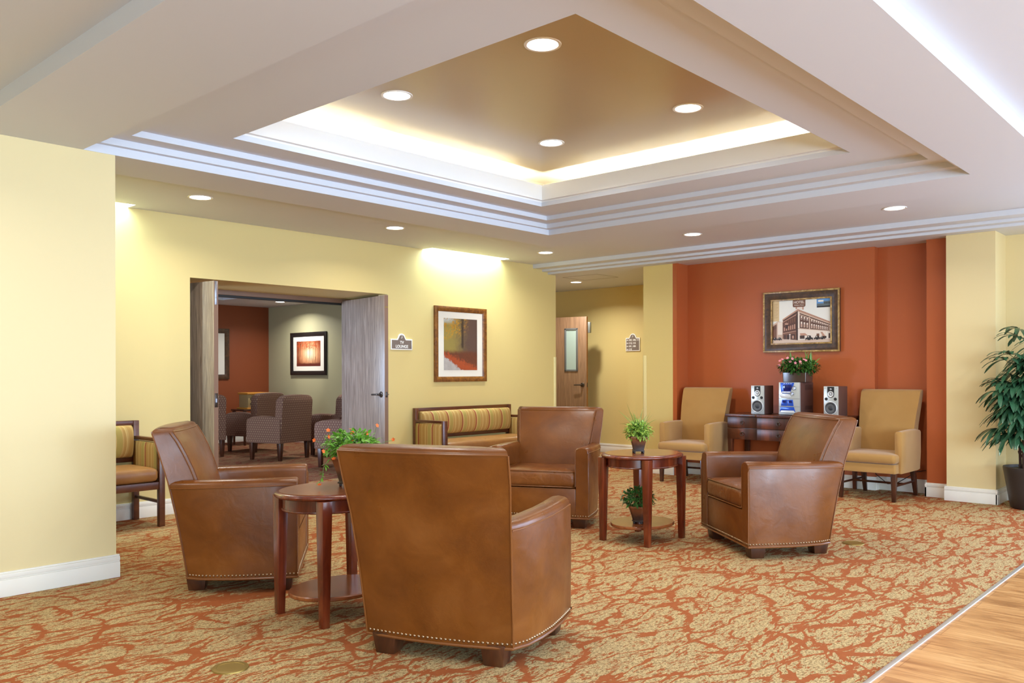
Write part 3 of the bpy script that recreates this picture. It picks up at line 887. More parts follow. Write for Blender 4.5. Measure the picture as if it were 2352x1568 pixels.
# ------------------------------------------------------------------ striped benches against the far wall
def make_bench(label):
    t = thing('upholstered_bench', label, 'bench', group='striped benches along the yellow wall')
    H = .79
    for s in (-1, 1):
        bm = B()
        for a in ((s * H - .024, s * H + .024, -.27, -.222, 0, .73), (s * H - .024, s * H + .024, .215, .262, 0, .862), (s * H - .022, s * H + .022, -.225, .22, .70, .73), (s * H - .022, s * H + .022, -.225, .22, .31, .385)):
            box(bm, *a)
        finish(bm, 'end_frame', M['benchwood'], t, 0.003)
    bm = B(); box(bm, -H, H, .222, .255, .822, .862); box(bm, -H, H, .222, .252, .505, .545); finish(bm, 'back_frame', M['benchwood'], t, 0.003)
    bm = B(); box(bm, -H, H, -.262, -.232, .31, .372); box(bm, -H, H, .225, .25, .31, .372); finish(bm, 'seat_rail', M['benchwood'], t, 0.003)
    bm = B(); rings = []
    for x, e in ((-.745, .012), (-.735, 0), (-.3, -.003), (.3, -.003), (.735, 0), (.745, .012)):
        ring = []
        for i in range(13):
            a = pi * i / 12
            ring.append((x, .205 - (.055 - e) * sin(a) ** .6, .548 + e + (.137 - e) * (1 - cos(a))))
        ring.append((x, .228, .82 - e)); ring.append((x, .228, .55 + e))
        rings.append(ring)
    loft(bm, rings); finish(bm, 'back_cushion', M['stripe'], t, angle=60)
    bm = B(); cushion(bm, -.762, .762, -.275, .205, .375, .488, .035, .012); finish(bm, 'seat_cushion', M['bench_leather'], t, angle=60)
    for s in (-1, 1):
        bm = B(); rings = []
        for y, e in ((-.22, .010), (-.21, 0), (.20, 0), (.212, .010)):
            rings.append([(s * H - .030 + e, y, .40), (s * H - .036 + e, y, .44), (s * H - .036 + e, y, .65), (s * H - .030 + e, y, .69), (s * H + .030 - e, y, .69), (s * H + .034 - e, y, .65), (s * H + .034 - e, y, .44), (s * H + .030 - e, y, .40)])
        loft(bm, rings); finish(bm, 'arm_panel', M['stripe'], t, angle=50)
        bm = B(); box(bm, s * H - .012, s * H + .012, -.23, .22, .19, .215); finish(bm, 'stretcher', M['benchwood'], t, 0.002)
    return t
be = make_bench('striped bench with tan leather seat under the autumn painting, behind the armchair facing the camera')
be.location = (7.24, 7.135, 0)
dup(be, (2.44, 7.135, 0), 0, 'striped bench with tan leather seat at the far left, half hidden by the near wall')

# ------------------------------------------------------------------ plum dotted chairs in the lounge
def make_dotted(label):
    t = thing('lounge_chair', label, 'armchair', group='plum dotted lounge chairs')
    bm = B(); rings = []
    for y, zt in ((.345, .575), (.335, .605), (.25, .632), (.10, .648), (-.06, .645), (-.20, .625), (-.30, .615)):
        rings.append((y, zt))
    for s in (-1, 1):
        bm = B(); rr = []
        for y, zt in rings:
            x1, x0 = .335, .235
            rr.append([(s * x1, y, .255), (s * x1, y, zt - .025), (s * (x1 - .015), y, zt - .004), (s * (x1 + x0) / 2, y, zt), (s * (x0 + .015), y, zt - .004), (s * x0, y, zt - .025), (s * x0, y, .255)])
        loft(bm, rr); finish(bm, 'arm', M['dotted'], t, angle=50)
    bm = B(); box(bm, -.24, .24, -.28, .33, .255, .36); finish(bm, 'seat_base', M['dotted'], t, .01)
    bm = B(); cushion(bm, -.236, .236, -.22, .335, .36, .47, .03, .01); finish(bm, 'seat_cushion', M['dotted'], t, angle=60)
    # back: profile in x-z with rounded top corners, lofted through thickness
    out = []
    w_, zt = .325, .955
    out += [(-w_, .26), (-w_, zt - .09)]
    for i in range(1, 6): a = pi / 2 * i / 6; out.append((-w_ + .09 * (1 - cos(a)), zt - .09 + .075 * sin(a)))
    for i in range(5): u = -1 + .5 * i; out.append((u * (w_ - .09), zt - .012 * u * u))
    for i in range(5, 0, -1): a = pi / 2 * i / 6; out.append((w_ - .09 * (1 - cos(a)), zt - .09 + .075 * sin(a)))
    out += [(w_, zt - .09), (w_, .26)]
    bm = B(); rr = []
    for d, ins in ((0, .02), (.012, .004), (.03, 0), (.10, 0), (.13, .02)):
        rr.append([(x * (1 - ins), -.30 - .10 * max(0, (z - .45)) + d - .0, z - (ins if z > .5 else 0)) for x, z in out])
    loft(bm, rr); finish(bm, 'backrest', M['dotted'], t, angle=45)
    for sx, sy in ((-1, 1), (1, 1), (1, -1), (-1, -1)):
        bm = B(); taper(bm, sx * .285, sy * .27 + .01, 0, .26, .022, .022, .034, .034); finish(bm, 'leg', M['darkwood'], t, 0.003)
    return t
dc = make_dotted('plum dotted lounge chair seen from behind in the middle of the doorway')
dc.location = (6.96, 10.99, 0); dc.rotation_euler = (0, 0, R(15))
dup(dc, (7.42, 12.45, 0), R(16), 'plum dotted lounge chair behind the middle one, in front of the small wooden stove')
dup(dc, (6.27, 12.2, 0), R(-4), 'plum dotted lounge chair at the left of the doorway, half hidden by the left door')
dup(dc, (7.95, 10.90, 0), R(14), 'plum dotted lounge chair right of the middle one, partly behind the right door')
dup(dc, (7.05, 9.42, 0), R(22), 'nearest plum dotted lounge chair, low arm showing beside the right door')

# ------------------------------------------------------------------ console table
def make_console():
    t = thing('console_table', 'dark mahogany console table with ring-pull drawers against the orange wall', 'console table', (8.80, 4.04, 0))
    bm = B()
    prism(bm, [(0.0, .675), (0.0, .31), (-.022, .28), (-.022, -.28), (0.0, -.31), (0.0, -.675), (.49, -.675), (.49, .675)], .762, .792)
    finish(bm, 'table_top', M['espresso'], t, 0.004)
    bm = B(); box(bm, .03, .48, -.655, .655, .505, .762); finish(bm, 'carcass', M['espresso'], t, 0.002)
    for c0, c1, dx in ((.292, .655, .018), (-.284, .284, -.004), (-.655, -.292, .018)):
        for z0, z1 in ((.508, .630), (.636, .758)):
            bm = B(); box(bm, dx, .04, c0, c1, z0, z1); d = finish(bm, 'drawer', M['espresso'], t, 0.003)
            ys = [(c0 + c1) / 2] if c1 - c0 < .5 else [.03]
            for y in ys:
                bm = B(); lathe(bm, [(.009, 0), (.009, .006), (.004, .01)], 12, (dx, y, (z0 + z1) / 2 + .016), axis='-x')
                tube(bm, [(dx - .010, y + .019 * sin(2 * pi * i / 16), (z0 + z1) / 2 + .019 * cos(2 * pi * i / 16) - .002) for i in range(16)], .0035, 6, True)
                finish(bm, 'ring_pull', M['darkmetal'], d)
    for y in (.625, -.625):
        for x in (.045, .45):
            bm = B(); taper(bm, x, y, 0, .51, .018, .018, .028, .028); finish(bm, 'leg', M['espresso'], t, 0.003)
    for x, y in ((.045, .0), (.45, .20), (.45, -.20)):
        bm = B(); taper(bm, x, y, 0, .51, .016, .016, .024, .024); finish(bm, 'leg', M['espresso'], t, 0.003)
make_console()

def make_speaker(label):
    t = thing('bookshelf_speaker', label, 'speaker', group='silver bookshelf speakers on the console')
    W, Hh, D = .078, .322, .23
    bm = B(); box(bm, .018, D, -W, W, .004, Hh); finish(bm, 'cabinet', M['maroon'], t, 0.002)
    bm = B(); box(bm, 0, .018, -W, W, .004, Hh + .001); bf = finish(bm, 'baffle', M['silver'], t, 0.003)
    bm = B(); prism_pts = [(-.037, .318), (-.037, .235), (-.030, .215), (-.015, .205), (0, .202), (.015, .205), (.030, .215), (.037, .235), (.037, .318)]
    a = [bm.verts.new((-.0015, y, z)) for y, z in prism_pts]; b = [bm.verts.new((.002, y, z)) for y, z in prism_pts]
    bm.faces.new(a); bm.faces.new(b[::-1])
    for i in range(9): bm.faces.new((a[i], a[(i + 1) % 9], b[(i + 1) % 9], b[i]))
    finish(bm, 'tweeter_panel', M['black'], bf)
    bm = B(); lathe(bm, [(.031, 0), (.032, .006), (.027, .007), (.016, .001), (.007, .002), (.006, .007), (.001, .010)], 24, (0, 0, .240), axis='-x'); finish(bm, 'tweeter', M['silver2'], bf)
    bm = B(); lathe(bm, [(.011, 0), (.010, .006), (.005, .010), (.001, .011)], 16, (0, 0, .292), axis='-x'); finish(bm, 'super_tweeter', M['steel'], bf)
    for y in (-.050, .050):
        bm = B(); lathe(bm, [(.0165, .0), (.0165, .002), (.013, .0025), (.012, .001), (.0005, .001)], 20, (0, y, .188), axis='-x'); finish(bm, 'bass_port', M['black'], bf)
    bm = B(); lathe(bm, [(.070, 0), (.071, .006), (.066, .009), (.062, .006), (.062, 0)], 40, (0, 0, .092), axis='-x', cap=False); wf_ = finish(bm, 'woofer', M['silver2'], bf)
    bm = B(); lathe(bm, [(.0625, .003), (.0625, .007), (.055, .011), (.047, .005), (.045, .002)], 40, (0, 0, .092), axis='-x', cap=False); finish(bm, 'surround', M['rubber'], bf)
    bm = B(); lathe(bm, [(.0465, .0035), (.024, .0012)], 40, (0, 0, .092), axis='-x', cap=False); finish(bm, 'cone', M['cone'], bf)
    bm = B(); lathe(bm, [(.0245, .0015), (.022, .005), (.012, .009), (.0005, .010)], 32, (0, 0, .092), axis='-x'); finish(bm, 'dust_cap', M['cone2'], bf)
    bm = B()
    for y in (-.063, .063):
        for z in (.022, .304): lathe(bm, [(.0045, 0), (.0045, .002), (.001, .0025)], 10, (0, y, z), axis='-x')
    finish(bm, 'screws', M['steel'], bf)
    bm = B()
    for y in (-.06, .06):
        for x in (.03, .2): box(bm, x - .012, x + .012, y - .01, y + .01, 0, .005)
    finish(bm, 'rubber_feet', M['black'], t)
    return t
spk = make_speaker('silver bookshelf speaker left of the stereo on the console')
spk.location = (8.895, 4.365, .792); spk.rotation_euler = (0, 0, R(-1))
dup(spk, (8.885, 3.53, .792), R(-3), 'silver bookshelf speaker right of the stereo on the console')

def make_stereo():
    t = thing('mini_stereo', 'silver and blue shelf stereo in the middle of the console', 'stereo', (8.88, 3.985, .792), R(-2))
    bm = B(); box(bm, .02, .33, -.12, .12, .008, .362); sd = finish(bm, 'housing', M['maroon'], t, 0.002)
    bm = B()
    for z in [.330 - .007 * i for i in range(8)] + [.100 - .007 * i for i in range(6)]:
        box(bm, .13, .30, -.1212, -.119, z, z + .003)
    finish(bm, 'vent_slots', M['black'], sd)
    def poly(name, pts, x0, x1, m, par, bev=.0015):
        bm = B(); a = [bm.verts.new((x0, y, z)) for y, z in pts]; b = [bm.verts.new((x1, y, z)) for y, z in pts]
        bm.faces.new(a); bm.faces.new(b[::-1]); k = len(pts)
        for i in range(k): bm.faces.new((a[i], a[(i + 1) % k], b[(i + 1) % k], b[i]))
        return finish(bm, name, m, par, bev)
    f = poly('front_panel', [(.122, .008), (.120, .362), (-.120, .362), (-.122, .008)], -.004, .022, M['silver'], t, .003)
    poly('display_surround', [(.100, .358), (-.060, .358), (-.048, .322), (-.030, .30), (-.022, .27), (-.005, .238), (.080, .238), (.092, .262)], -.009, 0, M['blue'], f)
    poly('display', [(.072, .334), (-.034, .334), (-.020, .268), (.060, .264)], -.0115, -.004, M['navy'], f)
    for i in range(4): poly('display_button', [(.06 - .026 * i, .351), (.045 - .026 * i, .351), (.045 - .026 * i, .346), (.06 - .026 * i, .346)], -.0115, -.005, M['silver2'], f, 0)
    for i in range(6): poly('preset_button', [(.077 - .0165 * i, .262), (.0625 - .0165 * i, .262), (.0625 - .0165 * i, .245), (.077 - .0165 * i, .245)], -.014, -.004, M['silver2'], f, .001)
    poly('cd_drawer', [(.105, .232), (.02, .234), (-.020, .226), (-.022, .200), (.012, .190), (.085, .190), (.108, .215)], -.012, -.002, M['silver2'], f, .003)
    for y, z, r_ in ((-.058, .300, .022), (-.036, .240, .020)):
        bm = B(); lathe(bm, [(r_, 0), (r_, .012), (r_ * .8, .018), (r_ * .4, .017), (.001, .0175)], 24, (-.004, y, z), axis='-x'); finish(bm, 'knob', M['steel'], f)
    bm = B(); box(bm, -.0055, 0, -.121, .121, .1825, .185); box(bm, -.0055, 0, -.121, .121, .095, .097); finish(bm, 'seam_line', M['cone2'], f)
    for y0, y1, a, b in ((.080, .022, .094, .022), (.016, -.044, .016, -.052)):
        d = poly('cassette_door', [(y0, .172), (y1, .172), (b, .104), (a, .104)], -.010, -.002, M['blue'], f)
        poly('cassette_window', [(lerp(y0, y1, .2), .163), (lerp(y0, y1, .8), .163), (lerp(a, b, .82), .138), (lerp(a, b, .2), .138)], -.012, -.006, M['navy'], d, 0)
    poly('lower_flap', [(.098, .092), (-.056, .092), (-.072, .04), (-.055, .055), (.085, .055), (.106, .04)], -.010, -.002, M['blue'], f)
    poly('tape_lip', [(.092, .054), (-.058, .054), (-.066, .030), (.098, .030)], -.014, -.002, M['silver2'], f, .002)
    bm = B(); lathe(bm, [(.007, 0), (.007, .003), (.004, .003), (.0035, .001), (.0005, .001)], 14, (-.004, -.100, .034), axis='-x'); finish(bm, 'headphone_jack', M['black'], f)
    bm = B()
    for y in (-.1, .1):
        for x in (.03, .3): box(bm, x - .012, x + .012, y - .012, y + .012, 0, .009)
    finish(bm, 'rubber_feet', M['black'], t)
make_stereo()
bm = B()
tube(bm, [(9.28, 3.30, .30), (9.29, 3.2, .17), (9.27, 3.08, .085), (9.2, 2.98, .10), (9.22, 2.86, .18), (9.3, 2.80, .23), (9.40, 2.74, .24)], .004, 6)
tag(finish(bm, 'power_cord', M['cord']), 'black power cord looping behind the right mustard armchair', 'cord')

# ------------------------------------------------------------------ plants
def leafshape(bm, p, d, up, L, W, curl=0.3, k=3):
    """single leaf blade, p base, d direction"""
    d = d.normalized(); s = d.cross(up)
    if s.length < 1e-4: s = Vector((1, 0, 0))
    s.normalize(); nrm = s.cross(d).normalized()
    prev = None
    for i in range(k + 1):
        u = i / k; wv = W * (sin(pi * min(.98, u * .9 + .1)) ** .7) * .5 if i < k else 0.0
        c = p + d * (L * u) - nrm * 0 + Vector((0, 0, -1)) * curl * L * u * u
        if i == k: cur = [bm.verts.new(c)]
        else: cur = [bm.verts.new(c + s * wv + nrm * wv * .25), bm.verts.new(c), bm.verts.new(c - s * wv + nrm * wv * .25)]
        if prev:
            if len(cur) == 3:
                bm.faces.new((prev[0], prev[1], cur[1], cur[0])); bm.faces.new((prev[1], prev[2], cur[2], cur[1]))
            else:
                bm.faces.new((prev[0], prev[1], cur[0])); bm.faces.new((prev[1], prev[2], cur[0]))
        prev = cur

def foliage(name, m, par, rnd, c, rad, n_, L, W, flat=1.0, zmin=-.3, curl=.3):
    bm = B()
    for _ in range(n_):
        while True:
            v = Vector((rnd.uniform(-1, 1), rnd.uniform(-1, 1), rnd.uniform(zmin, 1)))
            if .25 < v.length < 1: break
        p = Vector((c[0] + v.x * rad[0], c[1] + v.y * rad[1], c[2] + v.z * rad[2]))
        d = Vector((v.x + rnd.gauss(0, .5), v.y + rnd.gauss(0, .5), v.z * flat + rnd.gauss(.15, .5)))
        s_ = rnd.uniform(.7, 1.25)
        leafshape(bm, p, d, Vector((rnd.gauss(0, .3), rnd.gauss(0, .3), 1)), L * s_, W * s_, curl)
    return finish(bm, name, m, par, angle=180, recalc=False)

def blades(name, m, par, rnd, c, n_, L, W, spread=.5, rx=.03, ry=.03, curl=.35):
    bm = B()
    for _ in range(n_):
        p = Vector((c[0] + rnd.uniform(-rx, rx), c[1] + rnd.uniform(-ry, ry), c[2]))
        d = Vector((rnd.gauss(0, spread), rnd.gauss(0, spread), 1))
        leafshape(bm, p, d, Vector((rnd.gauss(0, 1), rnd.gauss(0, 1), .1)), L * rnd.uniform(.5, 1.15), W, curl * rnd.uniform(0, 1.4), 6)
    return finish(bm, name, m, par, angle=180, recalc=False)

def stems(name, m, par, rnd, c, rad, n_, r=.0018):
    bm = B()
    for _ in range(n_):
        a = rnd.uniform(0, 2 * pi); q = rnd.uniform(.4, .95)
        e = Vector((c[0] + cos(a) * rad[0] * q, c[1] + sin(a) * rad[1] * q, c[2] + rad[2] * rnd.uniform(.0, .9)))
        b = Vector((c[0], c[1], c[2] - rad[2] * .7)); mid = (b + e) / 2 + Vector((0, 0, rad[2] * .3))
        tube(bm, [b, mid, e], r, 5)
    return finish(bm, name, m, par)

def flower(par, m, p, rnd, r=.012, k=5):
    bm = B(); d = Vector((rnd.gauss(-.5, .5), rnd.gauss(-.5, .5), rnd.gauss(.5, .3))).normalized()
    a = d.orthogonal().normalized(); b = d.cross(a)
    p = Vector(p)
    for i in range(k):
        q = 2 * pi * i / k; v = a * cos(q) + b * sin(q)
        leafshape(bm, p, v + d * .45, d, r * 1.25, r * .85, .05, 2)
    return finish(bm, 'flower', m, par, angle=180, recalc=False)

def square_pot(par, top, bot, h, m, sides=4, feet=True):
    bm = B(); rot = pi / sides
    def ring(r, z): return [(r * cos(rot + 2 * pi * i / sides), r * sin(rot + 2 * pi * i / sides), z) for i in range(sides)]
    f0 = .014 if feet else 0
    prof = [(bot * 1.12, f0), (bot * 1.12, f0 + .008), (bot, f0 + .012), (lerp(bot, top, .30), f0 + h * .38), (lerp(bot, top, .72), h * .82), (top * .93, h * .86), (top, h * .90), (top, h), (top * .88, h), (top * .84, h * .9)]
    loft(bm, [ring(r * (1.414 if sides == 4 else 1.05), z) for r, z in prof])
    if feet:
        for i in range(4):
            a = pi / 4 + i * pi / 2; rr = bot * (1.25 if sides == 4 else .9)
            lathe(bm, [(.006, 0), (.009, .004), (.007, .014)], 8, (rr * cos(a), rr * sin(a), 0))
    p = finish(bm, 'pot', m, par, 0.0015)
    bm = B(); loft(bm, [ring(top * .83 * (1.414 if sides == 4 else 1.05), z) for z in (h * .86, h * .91)]); finish(bm, 'soil', M['soil'], par)
    return p

rnd = random.Random(4)
# lime plant on top of the right table
t = thing('potted_plant', 'lime green plant with wispy grass in a square pot on the right table top', 'potted plant', (5.37, 3.60, .6595), R(42))
square_pot(t, .063, .037, .128, M['terra'])
foliage('foliage', M['leaf_lime'], t, rnd, (0, 0, .165), (.105, .105, .075), 760, .026, .011, zmin=-.75)
foliage('undergrowth', M['leaf_mid'], t, rnd, (0, 0, .155), (.075, .075, .06), 160, .03, .012)
blades('grass_blades', M['grass'], t, rnd, (0, 0, .16), 42, .23, .004, .40)
stems('stems', M['stem'], t, rnd, (0, 0, .15), (.09, .09, .06), 24)
# plant on the lower shelf
t = thing('potted_plant', 'dark green plant with orange buds on the lower shelf of the right table', 'potted plant', (5.335, 3.575, .135), R(20))
square_pot(t, .082, .045, .135, M['terra'], 6)
foliage('foliage', M['leaf_dark'], t, rnd, (0, 0, .180), (.115, .115, .085), 460, .036, .016, zmin=-.4)
stems('stems', M['stem'], t, rnd, (0, 0, .17), (.13, .13, .08), 22)
for a in range(7):
    q = rnd.uniform(0, 2 * pi); flower(t, M['flower_orange'], (.12 * cos(q), .12 * sin(q), .19 + rnd.uniform(-.02, .07)), rnd, .008)
# orange flowers on the left table
t = thing('potted_plant', 'orange-flowered trailing plant in a flared pot on the left table, behind the nearest armchair', 'potted plant', (2.80, 3.72, .6595), R(10))
square_pot(t, .085, .05, .165, M['terra'], 4)
foliage('foliage', M['leaf_bright'], t, rnd, (0, 0, .215), (.145, .145, .085), 620, .036, .015, zmin=-.5)
foliage('undergrowth', M['leaf_mid'], t, rnd, (0, 0, .19), (.11, .11, .06), 200, .035, .015)
bm = B()
trail = [Vector((-.08, .02, .17)), Vector((-.135, .045, .15)), Vector((-.165, .05, .11)), Vector((-.175, .05, .06)), Vector((-.185, .06, .03))]
tube(bm, trail, .0015, 5)
finish(bm, 'trailing_stem', M['stem'], t)
bm = B()
for i in range(14):
    u = rnd.uniform(.2, .97); k = int(u * 4); p = trail[k].lerp(trail[min(4, k + 1)], u * 4 - k)
    leafshape(bm, p, Vector((rnd.gauss(0, 1), rnd.gauss(0, 1), rnd.gauss(-.3, .6))), Vector((0, 0, 1)), .026, .012)
finish(bm, 'trailing_leaves', M['leaf_bright'], t, angle=180, recalc=False)
fl = [(-.185, .06, .02), (-.20, .02, .20), (-.12, .06, .27), (-.08, .10, .30), (-.05, -.05, .29), (-.14, .14, .25), (.02, .03, .30), (.06, -.05, .28), (.13, -.06, .32), (.20, -.12, .24), (-.08, -.08, .25), (-.13, .01, .155)]
for p in fl: flower(t, M['flower_orange'], p, rnd, .012)
bm = B()
for p in fl[1:11]:
    tube(bm, [(p[0] * .5, p[1] * .5, .2), (p[0] * .8, p[1] * .8, .23), (p[0], p[1], p[2] - .003)], .0012, 5)
finish(bm, 'stems', M['stem'], t)
# planter on the stereo
t = thing('flower_planter', 'brown rectangular planter of pink flowers and grass standing on the stereo', 'planter', (9.03, 3.955, 1.154), R(-3))
bm = B(); loft(bm, [rrect(-.085 - d, .085 + d, -.135 - d, .135 + d, .012, z, 3) for d, z in ((-.006, 0), (0, .004), (.004, .10), (.004, .105), (-.004, .105), (-.006, .09))])
finish(bm, 'planter_box', M['planter'], t)
bm = B(); box(bm, -.078, .078, -.128, .128, .085, .092); finish(bm, 'soil', M['soil'], t)
foliage('foliage', M['leaf_dark'], t, rnd, (0, -.01, .165), (.13, .235, .095), 900, .034, .017, zmin=-.75)
foliage('light_foliage', M['leaf_mid'], t, rnd, (-.03, -.01, .185), (.13, .21, .085), 420, .032, .015, zmin=-.5)
for y in (-.17, -.10, .09, .12, -.14):
    blades('grass_blades', M['grass'], t, rnd, (rnd.uniform(-.03, .04), y * .95, .15), 14, .21, .012, .22, .02, .03, .3)
for y, z in ((.175, .185), (.165, .235), (.135, .25), (.06, .265), (.03, .225), (.0, .26), (-.03, .21), (-.08, .225), (-.12, .245), (-.14, .235), (-.085, .205)):
    flower(t, M['flower_pink'], (-.125 + abs(y) * .25, y, z), rnd, .017, 5)

# palm in the tall pot at the right edge
def make_palm():
    t = thing('potted_palm', 'tall dark green lady palm in a charcoal pot at the right edge', 'potted palm', (9.02, 1.705, 0))
    bm = B(); lathe(bm, [(.165, 0), (.18, .01), (.205, .15), (.232, .32), (.242, .375), (.240, .385), (.228, .385), (.222, .36)], 48); finish(bm, 'pot', M['palm_pot'], t, angle=60)
    bm = B(); lathe(bm, [(.222, .33), (.220, .352), (.12, .372), (.001, .378)], 32); finish(bm, 'soil', M['soil'], t)
    r_ = random.Random(11)
    st = [(-.11, .05, 1.12), (-.06, -.05, 1.46), (-.01, .02, 1.30), (-.04, -.02, 1.62), (-.12, .0, .95), (.04, -.07, 1.2), (-.09, .08, 1.34)]
    for x, y, h in st:
        bm = B(); tube(bm, [(x, y, .34), (x * 1.15 + r_.uniform(-.01, .01), y * 1.1, .34 + (h - .34) * .5), (x * 1.3, y * 1.3, h)], .013, 8, taper_to=.006)
        k = bm.verts[:]  # fibre husk nodes
        for q in range(7):
            z = .4 + (h - .45) * q / 7; lathe(bm, [(.012, z - .02), (.017, z), (.012, z + .012)], 8, (x * (1 + .3 * (z - .34) / (h - .34)), y * (1 + .3 * (z - .34) / (h - .34)), 0))
        finish(bm, 'stem', M['bark'], t)
    for x, y, h in st:
        nf = 19
        for q in range(nf):
            z = h - (h - .60) * (q / nf) ** 1.15 * .9
            a = R(215) + r_.uniform(-1.9, 1.6)
            up = .55 - .45 * q / nf
            base = Vector((x * 1.2, y * 1.2, z)); dirv = Vector((cos(a), sin(a), up)).normalized()
            PL = r_.uniform(.10, .19)
            tip = base + dirv * PL
            bm = B(); tube(bm, [base, base.lerp(tip, .5) + Vector((0, 0, .015)), tip], .0028, 5)
            nb = r_.randint(7, 10)
            side_ = dirv.cross(Vector((0, 0, 1))).normalized()
            for j in range(nb):
                fa = (j / (nb - 1) - .5) * R(185)
                d = dirv * cos(fa) + side_ * sin(fa) + Vector((0, 0, r_.uniform(-.05, .2)))
                L = r_.uniform(.17, .28)
                bd = d.normalized(); sd = bd.cross(Vector((0, 0, 1))).normalized(); prev = None
                for i in range(7):
                    u = i / 6; c = tip + bd * L * u * (1 - .12 * u) + Vector((0, 0, -.46 * L * u * u * (1.4 if q > 3 else 1)))
                    wv = .019 * min(1, (u * 3.2 + .12)) * (1 if u < .8 else (1.06 - u) / .26)
                    cur = [bm.verts.new(c + sd * wv + Vector((0, 0, .004))), bm.verts.new(c), bm.verts.new(c - sd * wv + Vector((0, 0, .004)))]
                    if prev:
                        bm.faces.new((prev[0], prev[1], cur[1], cur[0])); bm.faces.new((prev[1], prev[2], cur[2], cur[1]))
                    prev = cur
            if any((v.co.x + 9.02 > 9.0 and v.co.y + 1.705 > 1.99) or v.co.x + 9.02 > 9.43 for v in bm.verts):
                bm.free(); continue
            finish(bm, 'frond', M['leaf_palm'], t, angle=60, recalc=False)
make_palm()

# ------------------------------------------------------------------ doors
def leaf(name, hinge, free, w_, h_, m, th=.045):
    a = math.atan2(free[1] - hinge[1], free[0] - hinge[0])
    bm = B(); box(bm, 0, w_, -th / 2, th / 2, .008, h_)
    o = finish(bm, name, m, None, 0.0015, loc=(hinge[0], hinge[1], 0), rotz=a)
    o['kind'] = 'structure'
    return o
def lever(par, x, z, side, direction=-1, th=.045):
    bm = B(); s = side
    y0 = s * th / 2
    k = 20
    rings = []
    for r, d in ((.033, 0), (.033, .006), (.029, .010), (.012, .011), (.011, .040), (.0005, .042)):
        rings.append([(x + r * cos(2 * pi * i / k), y0 + s * d, z + r * sin(2 * pi * i / k)) for i in range(k)])
    loft(bm, rings)
    tube(bm, [(x, y0 + s * .042, z), (x + direction * .03, y0 + s * .050, z), (x + direction * .12, y0 + s * .052, z - .002)], .0095, 8)
    return finish(bm, 'door_handle', M['darkmetal'], par, angle=50)
W_ = 1.02
d1 = leaf('door_1', (3.80, 8.27), (3.925, 7.245), W_, 2.12, M['door'])
bm = B(); box(bm, W_ - .0008, W_ + .001, -.0225, .0225, .008, 2.12); finish(bm, 'edge', M['door_edge'], d1)
bm = B(); box(bm, W_ - .001, W_ + .0025, -.014, .014, 1.90, 2.118); box(bm, W_, W_ + .006, -.005, .005, 1.955, 1.97); finish(bm, 'flush_bolt', M['steel'], d1, .001)
bm = B(); box(bm, W_ - .001, W_ + .002, -.017, .017, .955, 1.085); sk = finish(bm, 'strike_plate', M['darkmetal'], d1, .001)
bm = B(); box(bm, W_ + .0015, W_ + .003, -.007, .007, 1.0, 1.035); finish(bm, 'latch_hole', M['steel'], sk)
d2 = leaf('door_2', (6.095, 8.265), (5.925, 7.245), W_, 2.12, M['door'])
bm = B(); box(bm, W_ - .0008, W_ + .001, -.0225, .0225, .008, 2.12); finish(bm, 'edge', M['door_edge'], d2)
lever(d2, W_ - .075, 1.03, -1); lever(d2, W_ - .075, 1.03, 1)
bm = B(); box(bm, W_ - .001, W_ + .002, -.012, .012, 1.0, 1.06); finish(bm, 'latch_plate', M['darkmetal'], d2, .001)
bm = B(); box(bm, W_ - .0005, W_ + .0015, -.022, .022, 1.985, 1.995); finish(bm, 'edge_plate', M['brass'], d2)
# frame of the lounge doors
bm = B(); box(bm, OX0, OX0 + .03, 8.30, 8.43, 0, 2.10); box(bm, OX0, 6.215, 8.28, 8.43, 2.10, 2.15)
struct('trim_4', bm, M['door_edge'], .002)
bm = B(); box(bm, OX0 + .03, 6.2, 8.30, 8.36, 2.078, 2.10); struct('trim_5', bm, M['black'])
bm = B(); box(bm, 6.197, 6.214, 8.38, 8.43, 0, 2.10); struct('lit_edge_strip', bm, M['trim'])  # white strip standing in for the lit hinge edge of the right door
# hall door held open beside the back wall
hx, hy = 10.262, 8.83
hd = leaf('door_3', (hx, hy), (10.428, 7.925), .92, 2.13, M['door_hall'])
bm = B(); box(bm, .9192, .9208, -.0225, .0225, .008, 2.13); finish(bm, 'edge', M['wood_edge'], hd)
s_ = -1
bm = B()
ox, oz, ow, oh, fw = .655, 1.62, .115, .335, .028
for a in ((ox - ow, ox + ow, oz + oh - fw, oz + oh), (ox - ow, ox + ow, oz - oh, oz - oh + fw), (ox - ow, ox - ow + fw, oz - oh, oz + oh), (ox + ow - fw, ox + ow, oz - oh, oz + oh)):
    box(bm, a[0], a[1], -.034, .034, a[2], a[3])
vf = finish(bm, 'vision_frame', M['grey'], hd, .002)
bm = B(); box(bm, ox - ow + fw, ox + ow - fw, -.0235, .0235, oz - oh + fw, oz + oh - fw); finish(bm, 'glass', M['glass'], vf)
lever(hd, .85, 1.075, -1); lever(hd, .85, 1.075, 1)
bm = B(); box(bm, .74, .955, .025, .075, 1.88, 2.045); finish(bm, 'door_closer', M['closer'], hd, .006)
bm = B(); box(bm, .919, .9225, -.014, .014, 1.04, 1.11); finish(bm, 'latch_plate', M['darkmetal'], hd)
# floor box covers
for i, (x, y, lb) in enumerate(((1.873, 3.35, 'round brass floor outlet cover in the carpet at the lower left'), (6.32, 2.345, 'round brass floor outlet cover in the carpet right of the facing-left armchair'))):
    bm = B(); lathe(bm, [(.078, 0), (.076, .005), (.058, .006), (.056, .0045), (.0005, .005)], 40)
    o = finish(bm, 'floor_outlet_cover', M['brass'], loc=(x, y, 0)); tag(o, lb, 'floor outlet cover', 'brass floor outlet covers')

